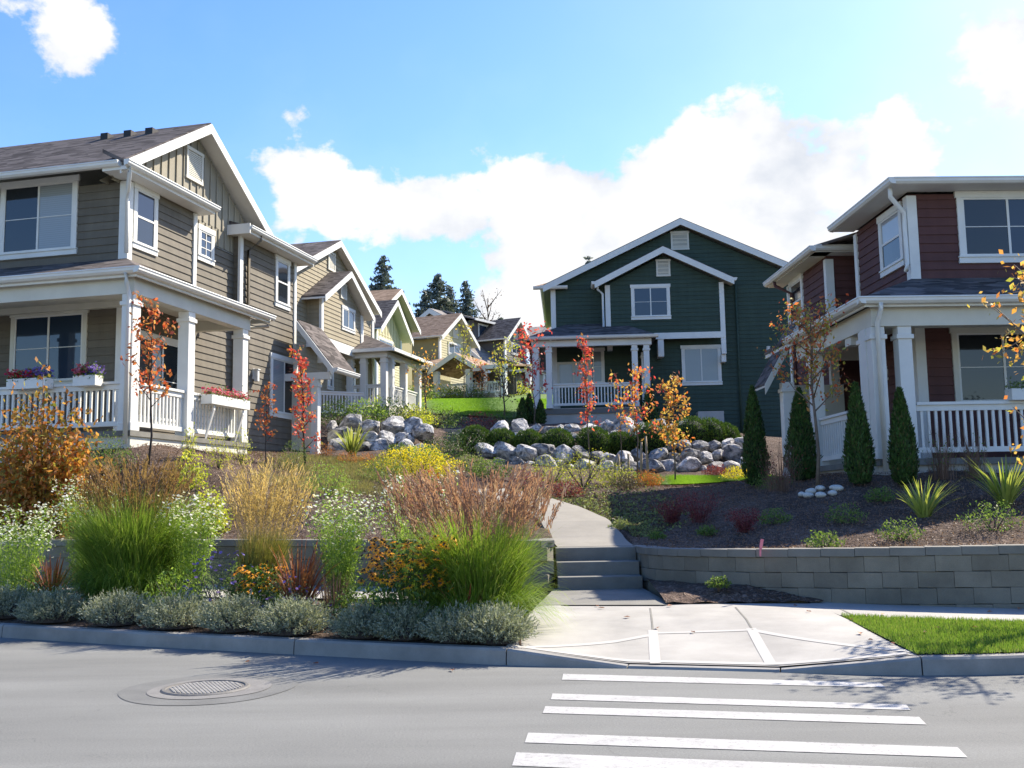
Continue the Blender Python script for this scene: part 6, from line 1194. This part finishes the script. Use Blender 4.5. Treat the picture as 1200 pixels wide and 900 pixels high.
sapling(gat(692, 26.6), 'tall narrow young tree with pink-red leaves in front of the green house porch', 3.75, .30, .50, 13, 400, .13, 'pinkleaf', m2='orleaf', n2=110, tr=.022, clump=.10, up=1.6)
sapling(gat(728, 26.8), 'thin bare sapling among the wooden stakes', 2.6, .35, .55, 10, 12, .08, 'dryb', tr=.016, name='bare_sapling')
sapling(gat(747, 26.4), 'young tree with a red stem of leaves and yellow-orange sides', 2.9, .34, .95, 12, 330, .145, 'orleaf', m2='pinkleaf', n2=200, tr=.026, clump=.14, up=.8)
sapling(gat(791, 26.0), 'young tree full of yellow and orange leaves below the lower window', 2.75, .22, .68, 12, 560, .145, 'orleaf', m2='redleaf', n2=90, tr=.024, clump=.14, up=1.1)
for px, hh, lean_, lab in [(720, .62, .02, 'shortest wooden stake at the left of the row'), (727, .72, -.02, 'second wooden stake, close to the shortest one'), (737, .75, .0, 'wooden stake left of the red and yellow tree'), (751, 1.05, .02, 'wooden stake just right of the red and yellow tree'), (760, 1.2, -.02, 'tallest wooden stake at the right of the row')]:
    p = gat(px, 25.6); b = MB(); b.tube([(0, 0, -.1), (lean_, 0, hh*.5), (lean_*2, 0, hh)], [.035, .033, .028], 7); o = b.build('wooden_stake', MT['wood'], loc=p, smooth=True); tag(o, lab, 'stake', 'wooden stakes in front of the boulders')
for px, Y, R, m, lab in [(648, 25.0, .75, 'yg', 'yellow-green mound at the foot of the lower boulders on the left'), (683, 24.0, .95, 'yg', 'larger yellow-green mound around the red sapling'), (722, 24.6, .6, 'yg', 'light green mound in front of the wooden stakes'), (620, 24.0, .5, 'barb', 'dark red low shrub at the bend of the path'), (664, 22.6, .42, 'barb', 'dull red low plant in front of the yellow-green mounds'), (758, 24.4, .42, 'rust', 'pinkish low plant below the red and yellow tree'), (735, 23.2, .4, 'coverd', 'brown heath plant in front of the stakes'), (864, 25.5, .42, 'yel', 'small golden shrub beside the left arborvitae'), (840, 27.6, .36, 'barb', 'small dark red plant at the foot of the right boulders')]:
    mound(gat(px, Y), lab, (R, R*.8, R*.8), m, 1700, .06, .32, .9, 'mound_plant', cat='plant')
for px, Y, R, lab in [(785, 17.6, .33, 'dark red barberry, left one of the pair on the shaded mulch'), (818, 17.0, .42, 'larger dark red barberry right of its neighbour on the shaded mulch'), (870, 15.1, .26, 'small crimson barberry near the top of the right wall')]:
    t = thing('barberry', lab, 'shrub', gat(px, Y)); r = rs(); Q, v, tip = G_blades(r, 90, R*.3, R*1.35, R*.95, .15, .006, 4); nx = np.concatenate([Q.reshape(4, 90, 4, 3)[:, :, 0], tip[None]]); n = 1300; k = r.integers(0, 90, n); s_ = r.integers(1, 5, n); P = nx[s_, k]+r.normal(0, .03, (n, 3)); q, v = cat2((Q, v), G_leaves(r, P, .035, .6)); quads('foliage', q, v, PM['barb'], t)
spiky(gat(1080, 14.4), 'yellow-green striped flax in the shaded bed right of centre', .68, .55, 70, 'phor', .028); spiky(gat(1176, 14.6), 'larger striped flax at the right edge in front of the porch railing', .85, .62, 90, 'phor', .028)
for px, Y, R, m, lab in [(988, 14.6, .26, 'herb', 'small green plant on the mulch below the ring of stones'), (905, 15.3, .22, 'herb', 'small green plant right of the crimson barberry'), (1052, 13.4, .26, 'herb', 'low green plant in front of the striped flax'), (962, 13.3, .22, 'herb', 'low green tuft just above the right wall'), (1160, 13.4, .36, 'herb', 'spreading green plant above the right end of the wall'), (1030, 15.6, .2, 'herb', 'wispy green plant between the two front arborvitae'), (826, 15.6, .14, 'herb', 'tiny green seedling on the shaded mulch'), (768, 15.9, .12, 'herb', 'tiny green seedling near the path edge'), (905, 18.6, .3, 'herb', 'broad-leaved green plant at the foot of the left arborvitae'), (800, 13.2, .13, 'herb', 'small weed on the soil wedge by the wall'), (725, 17.5, .16, 'cover', 'pale small plant beside the garden path')]:
    p = gat(px, Y) if px != 800 else (2.55, 13.05, .42); mound(p, lab, (R*1.2, R, R*.9), m, int(500+900*R), .05, .4, .5, 'bedding_plant', cat='plant')
def bare_bush(pos, lab, H, R, n=46, m='dryb', nl=260, ml='redleaf'):
    t = thing('bare_bush', lab, 'shrub', pos); r = rs(); Q, v, tip = G_blades(r, n, R*.25, H, R, .02, .011, 5, hv=.5); Q2, v2, tip2 = G_blades(r, n*3, R*.7, H*.85, R*.5, .0, .005, 4, hv=.7); q, v = cat2((Q, v), (Q2, v2)); quads('twigs', q, v, PM[m], t)
    P = tip2[r.integers(0, len(tip2), nl)]*r.uniform(.5, 1, (nl, 1)); Q, v = G_leaves(r, P+r.normal(0, .04, P.shape), .045, .5); quads('leaves', Q, v, PM[ml], t)
bare_bush(gat(914, 17.6), 'thin reddish bush with sparse leaves between the two left arborvitae', 1.0, .42, ml='barb'); bare_bush(gat(1105, 16.6), 'bare brown bush against the white railing, left one', 1.0, .30, nl=120, ml='herb'); bare_bush(gat(1142, 16.6), 'bare brown bush against the white railing, right one', .95, .28, nl=100, ml='herb')
sapling(gat(957, 17.0), 'slender young tree with red, orange and green leaves in front of the red house', 3.1, .42, .95, 15, 520, .10, 'ygleaf', m2='redleaf', n2=900, tr=.035, lean=(.05, 0), clump=.14, up=1.0, aspect=.5)
# ring of river stones
pc = gat(957, 16.7)
for k, (dx, dy, s_) in enumerate([(-.20, -.18, .15), (-.05, -.34, .15), (.13, -.36, .14), (.30, -.15, .17), (.27, -.02, .15), (.08, .1, .16), (-.1, .05, .16), (-.25, .02, .13)]):
    r = np.random.default_rng(k); import bmesh; bm = bmesh.new(); bmesh.ops.create_icosphere(bm, subdivisions=3, radius=.5); ph = r.uniform(0, 6, 3)
    for v in bm.verts: v.co *= 1+.07*math.sin(v.co.x*6+ph[0])+.05*math.cos(v.co.y*7+ph[1])
    me = bpy.data.meshes.new('river_stone'); bm.to_mesh(me); bm.free(); me.materials.append(MT['pebble']); me.polygons.foreach_set('use_smooth', [True]*len(me.polygons)); o = bpy.data.objects.new('river_stone', me); col.objects.link(o)
    o.location = (pc[0]+dx, pc[1]+dy, hz(pc[0]+dx, pc[1]+dy)+s_*.22); o.scale = (s_*1.15, s_, s_*.68); o.rotation_euler = (0, 0, r.uniform(0, 6)); tag(o, 'pale rounded river stone in the ring round the slender tree', 'stone', 'ring of river stones')
p = gat(887, 13.0); b = MB(); b.tube([(0, 0, -.05), (.005, 0, .07), (.02, 0, .15)], [.012, .013, .012], 6); b.add([(-.008, -.014, .03), (.022, -.014, .04), (.05, -.016, .16), (.012, -.016, .165)], [(0, 1, 2, 3)]); o = b.build('survey_stake', MT['pink'], loc=p); tag(o, 'small pink-ribboned survey stake behind the right retaining wall', 'stake')
# ground cover beside the path
r = rs(); n = 9000; y = r.uniform(16.2, 24, n); xc = np.interp(y, [15.6, 17, 18.5, 20.3, 21.7, 24], [1.2, 1.15, 1.0, .62, .2, -.8])+.72; x = xc+r.exponential(.55, n)*np.clip((y-15.8)/3.5, .15, 1.4); k = x < 3.2; x, y = x[k], y[k]; lump = np.maximum(0, np.sin(x*6)*np.cos(y*5))*.10
P = np.c_[x, y, hgt(x, y)+.03+lump*r.uniform(0, 1, len(x))]; k = r.uniform(0, 1, len(P)) < .5
for sel, m, nm, lab in ((k, 'cover', 'ground_cover', 'pale green creeping ground cover along the right side of the path'), (~k, 'coverd', 'heather_cover', 'dark heathery ground cover mixed in along the path')):
    Q, v = G_leaves(r, P[sel], .085, .5, .2); o = quads(nm, Q, v, PM[m]); tag(o, lab, 'ground cover', kind='stuff')
def litter(name, n, xr, yr, m, size, lab, seed):
    r = np.random.default_rng(seed); x = r.uniform(*xr, n); y = r.uniform(*yr, n); k = np.array([c > wall_y(a)+.3 for a, c in zip(x, y)]); x, y = x[k], y[k]; P = np.c_[x, y, hgt(x, y)+.03]; Q, v = G_leaves(r, P, size, .4, 0); tag(quads(name, Q, v, PM[m]), lab, 'bark chips', kind='stuff')
litter('bark_chips', 26000, (-9, .3), (15, 27), 'dryb', .05, 'loose bark chips scattered over the left slope', 41); litter('bark_chips', 26000, (1.9, 9), (12.3, 25), 'dryb', .045, 'loose bark chips scattered over the shaded right slope', 42)
# ------------------------------------------------------------------ flower boxes on the porches
def flower_box(h, a0, a1, b0, b1, z, label, cols, brackets=False, n=900):
    c = h.w((a0+a1)/2, (b0+b1)/2, z); t = thing('flower_box', label, 'planter', c, rz=h.root.rotation_euler.z); A, B_ = (a1-a0)/2, (b1-b0)/2; r = rs(); m = MB()
    m.box(-A, A, -B_, -B_+.02, 0, .2); m.box(-A, A, B_-.02, B_, 0, .2); m.box(-A, -A+.02, -B_+.02, B_-.02, 0, .2); m.box(A-.02, A, -B_+.02, B_-.02, 0, .2); m.box(-A+.02, A-.02, -B_+.02, B_-.02, 0, .15); m.build('planter_box', MT['white'], t, bevel=.004)
    if brackets:
        m = MB()
        for q in (-B_*.75, B_*.75): m.beam((A*.6, q-.03, 0), (-A*.9, q-.03, -.6), (0, .06, 0), .12)
        m.build('bracket', MT['white'], t)
    P = np.c_[r.uniform(-A, A, n), r.uniform(-B_, B_, n), .17+np.abs(r.normal(0, .09, n))]+r.normal(0, .03, (n, 3)); Q, v = G_leaves(r, P, .06, .5); quads('leaves', Q, v, PM['herb'], t)
    for i, (cm, nn, lo, hi, ax) in enumerate(cols):
        L0, L1 = (-A, A) if ax == 'a' else (-B_, B_); q = L0+(L1-L0)*r.uniform(lo, hi, nn); o_ = r.uniform(-A if ax != 'a' else -B_, A if ax != 'a' else B_, nn)*1.1; P = np.c_[q if ax == 'a' else o_, o_ if ax == 'a' else q, .24+np.abs(r.normal(0, .07, nn))]+r.normal(0, .02, (nn, 3)); Q, v = G_flat(r, P, .07, .9); quads('flowers', Q, v, PM[cm], t)
PM['pinkfl'] = lm('pink_petals', [(.62, .10, .22), (.70, .25, .32), (.55, .05, .15)], .3)
aa, _ = LH.front(-.15, 20, 445); ab, _ = LH.front(-.15, 60, 445); ac, _ = LH.front(-.15, 92, 445); ad, _ = LH.front(-.15, 118, 445)
flower_box(LH, aa-.1, ab, -.32, -.08, 3.86, 'rail planter of red and violet flowers at the left end of the porch', [('redfl', 260, 0, .7, 'a'), ('purple', 220, .35, 1, 'a')]); flower_box(LH, ac, ad, -.32, -.08, 3.86, 'rail planter of pink and violet flowers near the corner post', [('pinkfl', 200, 0, .6, 'a'), ('purple', 140, .55, 1, 'a')])
flower_box(LH, .1, .36, 2.35, 4.0, 3.72, 'white bracketed flower box with pink flowers on the side porch railing', [('pinkfl', 300, 0, 1, 'b')], True)
flower_box(RH, 2.2, 3.1, -.2, 0.05, 3.13, 'small green planter on the railing of the red house', [], n=500)
# ------------------------------------------------------------------ street tree at the right edge, its shadow falls on the crossing
sapling((6.4, 11.3, .2), 'street tree with golden orange leaves at the right edge of the photo', 4.2, .34, 1.3, 17, 1150, .105, 'orleaf', m2='ygleaf', n2=250, tr=.05, clump=.16, up=.75, name='street_tree', aspect=.6)
# ------------------------------------------------------------------ far small trees and hill trees
for px, Y, H, R, m, lab in [(545, 66, 5.0, 1.5, 'ygleaf', 'small yellow-green tree in front of the olive house'), (588, 66, 3.6, 1.1, 'ygleaf', 'thin yellow-green tree in front of the charcoal house'), (604, 74, 4.5, 1.5, 'yg', 'lime-leaved small tree in front of the slate grey house'), (500, 44, 2.7, .8, 'orleaf', 'little orange-leaved sapling on the lower edge of the lawn'), (592, 44, 2.2, .5, 'dryb', 'thin dark sapling on the lawn'), (566, 74, 2.6, .8, 'redleaf', 'small red shrub tree beside the porch of the olive house')]:
    sapling(gat(px, Y), lab, H, .28, R, 9, 190, .26 if Y > 60 else .16, m, tr=.05, clump=.3, up=.9)
sapling(gat(627, 37.0), 'bright crimson young tree left of the green house porch', 3.6, .25, .9, 10, 330, .2, 'pinkleaf', tr=.03, clump=.22)
for px, Y, R, m, lab in [(470, 56, 1.0, 'yg', 'light green shrub below the cream house'), (490, 70, 1.2, 'herb', 'green hedge shrub at the left of the lawn'), (520, 74, 1.2, 'yg', 'yellow-green shrub bed in front of the olive house'), (548, 74, 1.1, 'herb', 'dark green shrub in front of the olive house porch'), (575, 78, 1.0, 'rust', 'reddish shrub in front of the charcoal house'), (592, 80, 1.2, 'herb', 'dark green shrub below the slate grey house'), (610, 78, 1.2, 'yg', 'yellow-green shrub at the right end of the far bed'), (436, 48, .8, 'yg', 'yellow-green shrub beside the porch of the tan house'), (474, 50, .6, 'aster', 'light shrub at the right porch post of the tan house')]:
    mound(gat(px, Y), lab, (R*1.5, R, R*.8), m, 900, .2, .4, .4, 'hedge_shrub')
for px, Y, ty, R, lab, kw in [(449, 122, 298, 4.2, 'tall fir with a pointed crown above the tan house', {}), (500, 128, 338, 3.2, 'left fir of the cluster behind the charcoal house', dict(dens=.8)), (515, 126, 320, 4.6, 'broad fir in the middle of the cluster behind the charcoal house', dict(dens=1.1)), (530, 132, 334, 3.2, 'right fir of the cluster behind the charcoal house', {}), (548, 124, 327, 2.8, 'slim fir right of the cluster behind the charcoal house', dict(dens=.85)), (697, 128, 296, 2.6, 'fir whose tip shows above the roof of the green house', dict(dens=.6)), (470, 135, 362, 3., 'low fir behind the cream house', {}), (590, 138, 372, 3.4, 'distant low fir behind the slate grey house', {}), (420, 130, 350, 3.5, 'fir hidden low behind the tan house', {})]:
    p = gat(px, Y); H = float(at(px, ty, Y)[2])-p[2]; fir(p, lab, H, R*1.9, **kw)
p = gat(575, 122); sapling(p, 'bare leafless tree at the right of the firs', float(at(575, 345, 122)[2])-p[2], .25, 3.4, 22, 260, .3, 'dryb', tr=.2, name='bare_tree', clump=.8, up=1.3)
# ------------------------------------------------------------------ fallen leaves
r = np.random.default_rng(77)
for (px, py) in [(735, 727), (700, 716), (785, 716), (770, 734), (812, 737), (1016, 725), (1035, 724), (948, 722), (998, 730), (1160, 720), (1084, 743), (1098, 738), (1142, 737), (1008, 742), (1020, 748), (1195, 716), (932, 716), (705, 718), (690, 693), (735, 690), (1045, 752), (290, 777), (370, 779), (530, 787), (665, 772)]:
    z = .0 if py > 770 and px < 700 else .19; q = gz(px, py, z); zz = (apron_z(q[0], q[1]) if q[0] < 3.5 else bz(q[0], q[1])+.02) if z else 0; b = MB(); s = r.uniform(.025, .05); a = r.uniform(0, 6.28); ca, sa = math.cos(a), math.sin(a)
    pts = [(-s, 0, .008), (-.3*s, -.55*s, .02), (s, -.1*s, .012), (.2*s, .6*s, .025)]; b.add([(x*ca-y*sa, x*sa+y*ca, zc) for x, y, zc in pts], [(0, 1, 2), (0, 2, 3)]); o = b.build('fallen_leaf', PM['leafdead'], loc=(q[0], q[1], zz+.004)); at_ = o.data.attributes.new('v', 'FLOAT', 'FACE'); at_.data.foreach_set('value', [float(r.uniform(0, 1))]*2)
    where = 'on the road' if z == 0 else ('on the pale ramp pavement' if q[0] < 3.5 else 'near the grass verge'); tag(o, 'dry brown fallen leaf '+where, 'leaf', 'fallen leaves '+where)
